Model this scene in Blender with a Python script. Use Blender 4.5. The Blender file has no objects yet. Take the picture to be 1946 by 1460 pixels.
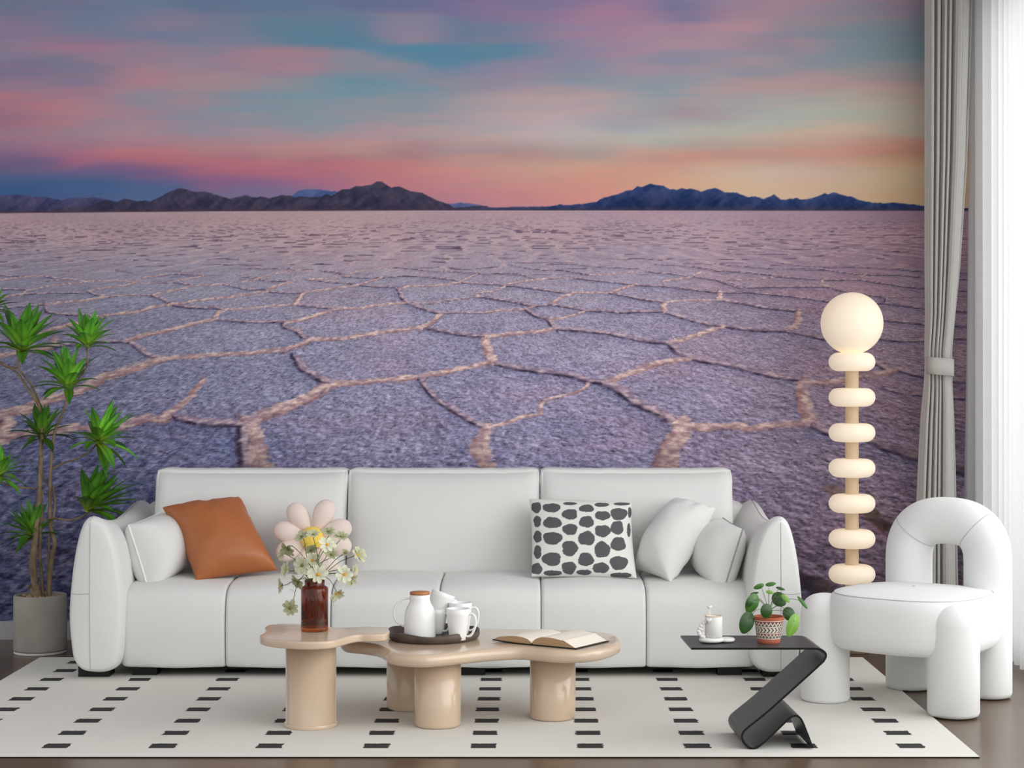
import bpy, math, random
import numpy as np
from mathutils import Vector, Matrix

random.seed(7)
SC = bpy.context.scene
COL = SC.collection
F = 3400.0            # focal length in pixels of the 1946 px wide frame
CX, CY, H = 1000.0, 705.0, 1.2

# ------------------------------------------------------------------ camera
cam_d = bpy.data.cameras.new('camera')
cam = bpy.data.objects.new('camera', cam_d)
COL.objects.link(cam)
cam.location = (0, 0, H)
cam.rotation_euler = (math.pi / 2, 0, 0)
cam_d.sensor_width = 36.0
cam_d.sensor_fit = 'HORIZONTAL'
cam_d.lens = F / 1946.0 * 36.0
cam_d.shift_x = -(CX - 973.0) / 1946.0
cam_d.shift_y = -(730.0 - CY) / 1946.0
cam_d.clip_start = 0.05
SC.camera = cam

# ------------------------------------------------------------------ world, lights, exposure
SC.view_settings.view_transform = 'Standard'
SC.view_settings.look = 'None'
SC.view_settings.gamma = 1.0
SC.view_settings.use_curve_mapping = False
SC.view_settings.exposure = 0.36
world = bpy.data.worlds.new('sky')
SC.world = world
world.use_nodes = True
bg = world.node_tree.nodes['Background']
bg.inputs['Color'].default_value = (0.97, 0.985, 1.0, 1)
# hazy bright sky, brightest on the window side
_wn = world.node_tree
_tc = _wn.nodes.new('ShaderNodeTexCoord'); _sx = _wn.nodes.new('ShaderNodeSeparateXYZ')
_wn.links.new(_tc.outputs['Generated'], _sx.inputs[0])
_mr = _wn.nodes.new('ShaderNodeMapRange'); _mr.interpolation_type = 'SMOOTHSTEP'
_mr.inputs['From Min'].default_value = 0.1; _mr.inputs['From Max'].default_value = 0.95
_mr.inputs['To Min'].default_value = 0.70; _mr.inputs['To Max'].default_value = 2.3
_wn.links.new(_sx.outputs['X'], _mr.inputs['Value']); _wn.links.new(_mr.outputs[0], bg.inputs['Strength'])

def area_light(name, loc, target, sx, sy, power, color=(1, 1, 1)):
    d = bpy.data.lights.new(name, 'AREA')
    d.shape = 'RECTANGLE'
    d.size, d.size_y = sx, sy
    d.energy = power
    d.color = color
    o = bpy.data.objects.new(name, d)
    COL.objects.link(o)
    o.location = loc
    dv = Vector(target) - Vector(loc)
    o.rotation_euler = dv.to_track_quat('-Z', 'Y').to_euler()
    return o

# daylight entering by the tall windows of the right wall
area_light('window_daylight', (2.75, 4.6, 1.75), (0.0, 6.3, 0.5), 5.6, 2.6, 62, (1.0, 0.985, 0.96))

# ------------------------------------------------------------------ helpers
def P(px, py, D):
    """the point of the place seen at pixel (px, py) of the photograph at distance D"""
    return Vector(((px - CX) * D / F, D, H - (py - CY) * D / F))

def G(px, py):
    D = F * H / (py - CY)
    return Vector(((px - CX) * D / F, D, 0))

def PZ(px, py, z):
    D = F * (H - z) / (py - CY)
    return Vector(((px - CX) * D / F, D, z))

def lin1(c):
    c = c / 255.0
    return c / 12.92 if c <= 0.04045 else ((c + 0.055) / 1.055) ** 2.4

def lin(r, g, b, a=1.0):
    return (lin1(r), lin1(g), lin1(b), a)

def linA(arr):
    c = np.asarray(arr, float) / 255.0
    return np.where(c <= 0.04045, c / 12.92, ((np.maximum(c, 0) + 0.055) / 1.055) ** 2.4)

MATS = {}
def mat(name, color, rough=0.6, spec=0.3, bump=0.0, bscale=200.0, vary=0.0, vscale=6.0, emit=0.0, metallic=0.0,
        sheen=0.0, attr=None, emit_color=None, stretch=None, coat=0.0, twosided=None):
    if name in MATS:
        return MATS[name]
    m = bpy.data.materials.new(name)
    m.use_nodes = True
    nt = m.node_tree
    b = nt.nodes['Principled BSDF']
    b.inputs['Base Color'].default_value = color
    b.inputs['Roughness'].default_value = rough
    b.inputs['Specular IOR Level'].default_value = spec
    b.inputs['Metallic'].default_value = metallic
    b.inputs['Sheen Weight'].default_value = sheen
    b.inputs['Coat Weight'].default_value = coat
    tc = nt.nodes.new('ShaderNodeTexCoord')
    vec = tc.outputs['Object']
    if stretch:
        mp = nt.nodes.new('ShaderNodeMapping')
        mp.inputs['Scale'].default_value = stretch
        nt.links.new(vec, mp.inputs['Vector'])
        vec = mp.outputs['Vector']
    src = None
    if attr:
        at = nt.nodes.new('ShaderNodeAttribute')
        at.attribute_name = attr
        src = at.outputs['Color']
    if vary > 0:
        n = nt.nodes.new('ShaderNodeTexNoise')
        n.inputs['Scale'].default_value = vscale
        n.inputs['Detail'].default_value = 5
        nt.links.new(vec, n.inputs['Vector'])
        mr = nt.nodes.new('ShaderNodeMapRange')
        mr.inputs['From Min'].default_value = 0.3
        mr.inputs['From Max'].default_value = 0.7
        mr.inputs['To Min'].default_value = 1 - vary
        mr.inputs['To Max'].default_value = 1 + vary
        nt.links.new(n.outputs['Fac'], mr.inputs['Value'])
        vm = nt.nodes.new('ShaderNodeVectorMath')
        vm.operation = 'SCALE'
        if src:
            nt.links.new(src, vm.inputs[0])
        else:
            vm.inputs[0].default_value = color[:3]
        nt.links.new(mr.outputs['Result'], vm.inputs['Scale'])
        src = vm.outputs['Vector']
    if src:
        nt.links.new(src, b.inputs['Base Color'])
    if bump > 0:
        n2 = nt.nodes.new('ShaderNodeTexNoise')
        n2.inputs['Scale'].default_value = bscale
        n2.inputs['Detail'].default_value = 3
        nt.links.new(vec, n2.inputs['Vector'])
        bp = nt.nodes.new('ShaderNodeBump')
        bp.inputs['Strength'].default_value = bump
        bp.inputs['Distance'].default_value = 0.004
        nt.links.new(n2.outputs['Fac'], bp.inputs['Height'])
        nt.links.new(bp.outputs['Normal'], b.inputs['Normal'])
    if emit > 0:
        b.inputs['Emission Color'].default_value = emit_color or color
        b.inputs['Emission Strength'].default_value = emit
    MATS[name] = m
    return m

ORG = {}
def empty(name, loc):
    o = bpy.data.objects.new(name, None)
    COL.objects.link(o)
    o.location = loc
    o.empty_display_size = 0.05
    ORG[o.name] = Vector(loc)
    return o

def tag(o, label, cat=None, group=None, kind=None):
    if label: o['label'] = label
    if cat: o['category'] = cat
    if group: o['group'] = group
    if kind: o['kind'] = kind
    return o

def thing(name, loc, label, cat, group=None):
    return tag(empty(name, loc), label, cat, group)

class MB:
    """collects geometry for one mesh"""
    def __init__(self):
        self.v, self.f, self.mi, self.c = [], [], [], []
        self.n = 0
    def add(self, verts, faces, mi=0, col=None):
        verts = [tuple(p) for p in verts]
        self.v += verts
        self.f += [tuple(i + self.n for i in f) for f in faces]
        self.mi += [mi] * len(faces)
        if col is None:
            col = [(1, 1, 1, 1)] * len(verts)
        elif len(col) != len(verts) or not hasattr(col[0], '__len__'):
            col = [tuple(col)] * len(verts)
        self.c += [tuple(k) for k in col]
        self.n += len(verts)
        return self
    def build(self, name, mats, parent=None, smooth=True, org=None, colors=False, sub=0):
        if not isinstance(mats, (list, tuple)):
            mats = [mats]
        if parent is not None:
            o0 = ORG[parent.name]
        else:
            o0 = Vector(org) if org is not None else Vector((0, 0, 0))
        me = bpy.data.meshes.new(name)
        me.from_pydata([(a - o0.x, b - o0.y, c - o0.z) for a, b, c in self.v], [], self.f)
        for m in mats:
            me.materials.append(m)
        me.polygons.foreach_set('material_index', self.mi)
        me.polygons.foreach_set('use_smooth', [smooth] * len(self.f))
        if colors:
            ca = me.color_attributes.new('Col', 'FLOAT_COLOR', 'POINT')
            ca.data.foreach_set('color', np.array(self.c, float).ravel())
        me.update()
        o = bpy.data.objects.new(name, me)
        COL.objects.link(o)
        if parent is not None:
            o.parent = parent
        else:
            o.location = o0
        ORG[o.name] = o0
        if sub:
            md = o.modifiers.new('sub', 'SUBSURF')
            md.levels = md.render_levels = sub
        return o

def catmull(pts, n=8, closed=False):
    pts = [np.array(p, float) for p in pts]
    N = len(pts)
    out = []
    rng = range(N) if closed else range(N - 1)
    for i in rng:
        if closed:
            p0, p1, p2, p3 = pts[(i - 1) % N], pts[i], pts[(i + 1) % N], pts[(i + 2) % N]
        else:
            p0 = pts[i - 1] if i > 0 else 2 * pts[0] - pts[1]
            p1, p2 = pts[i], pts[i + 1]
            p3 = pts[i + 2] if i + 2 < N else 2 * pts[-1] - pts[-2]
        for k in range(n):
            t = k / n
            out.append(0.5 * ((2 * p1) + (p2 - p0) * t + (2 * p0 - 5 * p1 + 4 * p2 - p3) * t * t + (3 * p1 - p0 - 3 * p2 + p3) * t ** 3))
    if not closed:
        out.append(pts[-1])
    return out

def tube(pts, r, n=10, closed=False, caps=True, flat=None):
    """r: number or list; flat: (axis vector, factor) squash"""
    pts = [Vector(tuple(p)) for p in pts]
    N = len(pts)
    rs = [r] * N if not hasattr(r, '__len__') else list(r)
    verts, faces = [], []
    up = None
    for i in range(N):
        if closed:
            t = (pts[(i + 1) % N] - pts[i - 1]).normalized()
        else:
            t = (pts[min(i + 1, N - 1)] - pts[max(i - 1, 0)]).normalized()
        if up is None:
            ref = Vector((0, 0, 1)) if abs(t.z) < 0.9 else Vector((1, 0, 0))
            up = (ref - t * ref.dot(t)).normalized()
        else:
            up = (up - t * up.dot(t)).normalized()
        side = t.cross(up)
        for k in range(n):
            a = 2 * math.pi * k / n
            verts.append(pts[i] + (up * math.cos(a) + side * math.sin(a)) * rs[i])
    M = N if closed else N - 1
    for i in range(M):
        for k in range(n):
            a, b = i * n + k, i * n + (k + 1) % n
            c, d = ((i + 1) % N) * n + (k + 1) % n, ((i + 1) % N) * n + k
            faces.append((a, b, c, d))
    if caps and not closed:
        verts.append(pts[0]); faces += [(len(verts) - 1, (k + 1) % n, k) for k in range(n)]
        verts.append(pts[-1]); b0 = (N - 1) * n
        faces += [(len(verts) - 1, b0 + k, b0 + (k + 1) % n) for k in range(n)]
    return verts, faces

def lathe(profile, c, n=40, sx=1.0, sy=1.0):
    """profile [(r, z)] about the vertical through c"""
    verts, faces = [], []
    for r, z in profile:
        for k in range(n):
            a = 2 * math.pi * k / n
            verts.append((c[0] + r * sx * math.cos(a), c[1] + r * sy * math.sin(a), c[2] + z))
    for i in range(len(profile) - 1):
        for k in range(n):
            a, b = i * n + k, i * n + (k + 1) % n
            faces.append((a, b, b + n, a + n))
    return verts, faces

def box(x0, x1, y0, y1, z0, z1):
    v = [(x, y, z) for z in (z0, z1) for y in (y0, y1) for x in (x0, x1)]
    f = [(0, 2, 3, 1), (4, 5, 7, 6), (0, 1, 5, 4), (2, 6, 7, 3), (0, 4, 6, 2), (1, 3, 7, 5)]
    return v, f

def softbox(center, half, r, n=14, bulge=(0, 0, 0), ears=0.0, fn=None, wr=0.0):
    """rounded box; bulge = puff of the x, y, z faces; ears pulls the xz corners outwards"""
    hx, hy, hz = half
    idx, verts, faces = {}, [], []
    us = [math.sin(math.pi / 2 * (2 * i / n - 1) * 0.999) for i in range(n + 1)]
    us[0], us[-1] = -1.0, 1.0
    def vid(p):
        k = (round(p[0], 5), round(p[1], 5), round(p[2], 5))
        if k not in idx:
            idx[k] = len(verts)
            q = np.array([p[0] * hx, p[1] * hy, p[2] * hz])
            inn = np.array([max(-(h - r), min(h - r, c)) for c, h in zip(q, half)])
            d = q - inn
            L = np.linalg.norm(d)
            if L > 1e-9:
                # keep the point on the sphere of radius r
                q = inn + d / L * r
            a, b, c = p
            q[0] += math.copysign(1, a) * bulge[0] * abs(a) ** 3 * (1 - b * b) * (1 - c * c)
            q[1] += math.copysign(1, b) * bulge[1] * abs(b) ** 3 * (1 - a * a) * (1 - c * c)
            q[2] += math.copysign(1, c) * bulge[2] * abs(c) ** 3 * (1 - a * a) * (1 - b * b)
            if ears:
                w = (abs(a) * abs(c)) ** 6
                q[0] += math.copysign(ears, a) * w
                q[2] += math.copysign(ears, c) * w
            if fn:
                q = fn(q, p)
            verts.append(tuple(np.array(center) + q))
        return idx[k]
    for ax in range(3):
        for s in (-1, 1):
            for i in range(n):
                for j in range(n):
                    quad = []
                    for (di, dj) in ((0, 0), (1, 0), (1, 1), (0, 1)):
                        p = [0, 0, 0]
                        p[ax] = s
                        p[(ax + 1) % 3] = us[i + di]
                        p[(ax + 2) % 3] = us[j + dj]
                        quad.append(vid(tuple(p)))
                    faces.append(tuple(quad if s > 0 else quad[::-1]))
    return verts, faces

def offset_in(pts, d):
    """closed 2D outline moved inwards by d (counter-clockwise outline)"""
    N = len(pts)
    out = []
    for i in range(N):
        t = pts[(i + 1) % N] - pts[i - 1]
        t = t / (np.linalg.norm(t) + 1e-12)
        out.append(pts[i] + np.array([-t[1], t[0]]) * d)
    return out

def ccw(pts):
    a = sum(pts[i - 1][0] * pts[i][1] - pts[i][0] * pts[i - 1][1] for i in range(len(pts)))
    return pts if a > 0 else pts[::-1]

def sweep(profile, rings, place, capn=4, cap_bulge=(0.0, 0.0)):
    """profile: closed 2D outline; rings: [(t, inset)]; place(a, b, t) -> xyz; puffed end caps"""
    pr = ccw([np.array(p, float) for p in profile])
    N = len(pr)
    cen = sum(pr) / N
    verts, faces = [], []
    loops = []
    def add_loop(pts, t):
        s = len(verts)
        verts.extend(tuple(place(p[0], p[1], t)) for p in pts)
        loops.append(s)
    t0, in0 = rings[0]
    base = offset_in(pr, in0)
    for k in range(1, capn):
        s = k / capn
        add_loop([cen + (p - cen) * s for p in base], t0 - cap_bulge[0] * (1 - s * s))
    for t, ins in rings:
        add_loop(offset_in(pr, ins), t)
    t1, in1 = rings[-1]
    base = offset_in(pr, in1)
    for k in range(capn - 1, 0, -1):
        s = k / capn
        add_loop([cen + (p - cen) * s for p in base], t1 + cap_bulge[1] * (1 - s * s))
    for a, b in zip(loops[:-1], loops[1:]):
        for k in range(N):
            k2 = (k + 1) % N
            faces.append((a + k, a + k2, b + k2, b + k))
    verts.append(tuple(place(cen[0], cen[1], t0 - cap_bulge[0])))
    c0 = len(verts) - 1
    faces += [(c0, loops[0] + (k + 1) % N, loops[0] + k) for k in range(N)]
    verts.append(tuple(place(cen[0], cen[1], t1 + cap_bulge[1])))
    c1 = len(verts) - 1
    faces += [(c1, loops[-1] + k, loops[-1] + (k + 1) % N) for k in range(N)]
    return verts, faces

def round_rings(t0, t1, r, n=5, mid=6):
    rings = []
    for k in range(n + 1):
        a = math.pi / 2 * k / n
        rings.append((t0 + r * (1 - math.cos(a)) if False else t0 + r - r * math.cos(a), r - r * math.sin(a)))
    for k in range(1, mid):
        rings.append((t0 + r + (t1 - t0 - 2 * r) * k / mid, 0.0))
    for k in range(n, -1, -1):
        a = math.pi / 2 * k / n
        rings.append((t1 - r + r * math.cos(a), r - r * math.sin(a)))
    return rings

def vnoise(x, y, seed=0):
    x = np.asarray(x, float); y = np.asarray(y, float)
    xi = np.floor(x).astype(np.int64); yi = np.floor(y).astype(np.int64)
    fx = x - xi; fy = y - yi
    fx = fx * fx * (3 - 2 * fx); fy = fy * fy * (3 - 2 * fy)
    def h(a, b):
        n = (a * 374761393 + b * 668265263 + seed * 974634777) & 0xffffffff
        n = ((n ^ (n >> 13)) * 1274126177) & 0xffffffff
        n = n ^ (n >> 16)
        return (n & 0xffff) / 65535.0
    return (h(xi, yi) * (1 - fx) + h(xi + 1, yi) * fx) * (1 - fy) + (h(xi, yi + 1) * (1 - fx) + h(xi + 1, yi + 1) * fx) * fy

def fbm(x, y, seed=0, oct=4):
    s, a, t = 0, 0.5, 0
    for k in range(oct):
        s = s + a * vnoise(x * 2 ** k, y * 2 ** k, seed + k * 17)
        t += a; a *= 0.5
    return s / t - 0.5

def quad_pillow(c00, c10, c11, c01, thick, pinch=0.06, n=22, q=0.5, wrinkle=0.0, seed=1, front_bias=0.5, colfn=None):
    """cushion whose seam joins four corners: c00 bottom left, c10 bottom right, c11 top right, c01 top left"""
    C = [np.array(tuple(c), float) for c in (c00, c10, c11, c01)]
    nrm = np.cross(C[1] - C[0], C[3] - C[0])
    nrm /= np.linalg.norm(nrm)
    def pos(u, v):
        u2 = u * (1 - pinch * (1 - v * v)); v2 = v * (1 - pinch * (1 - u * u))
        a, b = (u2 + 1) / 2, (v2 + 1) / 2
        return C[0] * (1 - a) * (1 - b) + C[1] * a * (1 - b) + C[2] * a * b + C[3] * (1 - a) * b
    us = [math.sin(math.pi / 2 * (2 * i / n - 1)) for i in range(n + 1)]
    verts, faces, cols, ids = [], [], [], {}
    for side in (1, -1):
        for i, u in enumerate(us):
            for j, v in enumerate(us):
                edge = i in (0, n) or j in (0, n)
                key = (i, j) if edge else (i, j, side)
                if key in ids:
                    continue
                ids[key] = len(verts)
                e = max(0.0, (1 - u * u) * (1 - v * v)) ** q
                t = thick * (front_bias if side > 0 else 1 - front_bias) * e
                if wrinkle:
                    t += wrinkle * float(fbm(u * 2.5 + 3 + (u * v) * 2, v * 2.5 + side, seed, 3)) * (1 - 0.6 * e) * min(1, e * 4)
                verts.append(tuple(pos(u, v) + nrm * side * t))
                cols.append(colfn(u, v, side, verts[-1]) if colfn else (1, 1, 1, 1))
        for i in range(n):
            for j in range(n):
                q4 = []
                for a, b in ((i, j), (i + 1, j), (i + 1, j + 1), (i, j + 1)):
                    edge = a in (0, n) or b in (0, n)
                    q4.append(ids[(a, b) if edge else (a, b, side)])
                faces.append(tuple(q4 if side > 0 else q4[::-1]))
    loop = []
    m = 14
    for k in range(m): loop.append(pos(-1 + 2 * k / m, -1))
    for k in range(m): loop.append(pos(1, -1 + 2 * k / m))
    for k in range(m): loop.append(pos(1 - 2 * k / m, 1))
    for k in range(m): loop.append(pos(-1, 1 - 2 * k / m))
    return verts, faces, cols, loop

def smooth_outline(pts, n=6):
    return ccw(catmull(pts, n, closed=True))

def slab(outline, prof):
    """closed xy outline (list of 2D) lifted through prof = [(inset, z)], closed flat at both ends"""
    pr = ccw([np.array(p[:2], float) for p in outline])
    N = len(pr)
    verts, faces = [], []
    for ins, z in prof:
        verts += [(p[0], p[1], z) for p in offset_in(pr, ins)]
    for i in range(len(prof) - 1):
        for k in range(N):
            k2 = (k + 1) % N
            faces.append((i * N + k, i * N + k2, (i + 1) * N + k2, (i + 1) * N + k))
    faces.append(tuple(range(N - 1, -1, -1)))
    b = (len(prof) - 1) * N
    faces.append(tuple(range(b, b + N)))
    return verts, faces

def round_prof(z0, z1, r, n=5):
    p = []
    for k in range(n + 1):
        a = math.pi / 2 * k / n
        p.append((r - r * math.sin(a), z0 + r - r * math.cos(a)))
    for k in range(n, -1, -1):
        a = math.pi / 2 * k / n
        p.append((r - r * math.sin(a), z1 - r + r * math.cos(a)))
    return p
# ------------------------------------------------------------------ the room
WALL_Y = 8.0
WX = 2.09             # right (window) wall
MK = 1.28              # print brightness

m_wall = mat('plaster_white', lin(215, 214, 212), 0.85, 0.2, bump=0.1, bscale=120)
m_base = mat('baseboard_paint', lin(176, 176, 180), 0.5, 0.3)
m_floor = mat('brown_oak_floor', lin(98, 80, 64), 0.26, 0.32, vary=0.16, vscale=3.0, stretch=(0.7, 9.0, 1.0), bump=0.04, bscale=20)

def struct(name, v, f, m, smooth=False):
    o = MB().add(v, f).build(name, m, smooth=smooth)
    o['kind'] = 'structure'
    return o

struct('floor', *box(-4.6, 4.2, -0.6, WALL_Y, -0.06, 0.0), m_floor)
struct('wall_back', *box(-4.6, WX + 0.22, WALL_Y, WALL_Y + 0.15, -0.06, 3.1), m_wall)
struct('baseboard_back', *box(-4.6, WX, WALL_Y - 0.016, WALL_Y, 0.0, 0.082), m_base)
struct('ceiling', *box(-4.6, WX + 0.22, 4.6, WALL_Y + 0.15, 3.1, 3.2), m_wall)
mb = MB()
mb.add(*box(WX, WX + 0.2, 7.72, WALL_Y, 0, 3.1))
mb.add(*box(WX, WX + 0.2, 1.4, 7.72, 2.8, 3.1))
mb.add(*box(WX, WX + 0.2, 1.4, 7.72, 0, 0.06))
mb.add(*box(WX, WX + 0.2, 0.8, 1.4, 0, 3.1))
o = mb.build('wall_right', m_wall, smooth=False); o['kind'] = 'structure'
# tall window: frame with a pane
m_frame = mat('window_frame_grey', lin(190, 190, 190), 0.4, 0.4)
m_pane = bpy.data.materials.new('window_pane_glass'); m_pane.use_nodes = True
nt = m_pane.node_tree
for nd in list(nt.nodes):
    if nd.type != 'OUTPUT_MATERIAL': nt.nodes.remove(nd)
out = [nd for nd in nt.nodes if nd.type == 'OUTPUT_MATERIAL'][0]
tr = nt.nodes.new('ShaderNodeBsdfTransparent'); tr.inputs['Color'].default_value = (0.97, 0.98, 0.98, 1)
gl = nt.nodes.new('ShaderNodeBsdfGlossy'); gl.inputs['Roughness'].default_value = 0.02
mx = nt.nodes.new('ShaderNodeMixShader'); mx.inputs['Fac'].default_value = 0.05
nt.links.new(tr.outputs[0], mx.inputs[1]); nt.links.new(gl.outputs[0], mx.inputs[2]); nt.links.new(mx.outputs[0], out.inputs['Surface'])
win = empty('window_1', (WX + 0.1, 4.5, 0.06)); win['kind'] = 'structure'
mb = MB()
for y in (1.4, 3.5, 5.6, 7.66):
    mb.add(*box(WX + 0.07, WX + 0.13, y, y + 0.06, 0.06, 2.8))
for z in (0.06, 2.74):
    mb.add(*box(WX + 0.07, WX + 0.13, 1.46, 7.66, z, z + 0.06))
mb.build('window_frame', m_frame, win, smooth=False)
MB().add(*box(WX + 0.095, WX + 0.105, 1.46, 7.66, 0.12, 2.74)).build('window_pane', m_pane, win, smooth=False)

# ------------------------------------------------------------------ the printed wall mural
TILE = {'A': (0, 470), 'B': (460, 470), 'C': (920, 470), 'D': (1360, 470), 'E': (0, 680), 'F': (460, 680), 'G': (920, 680), 'H': (1360, 680)}
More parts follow.
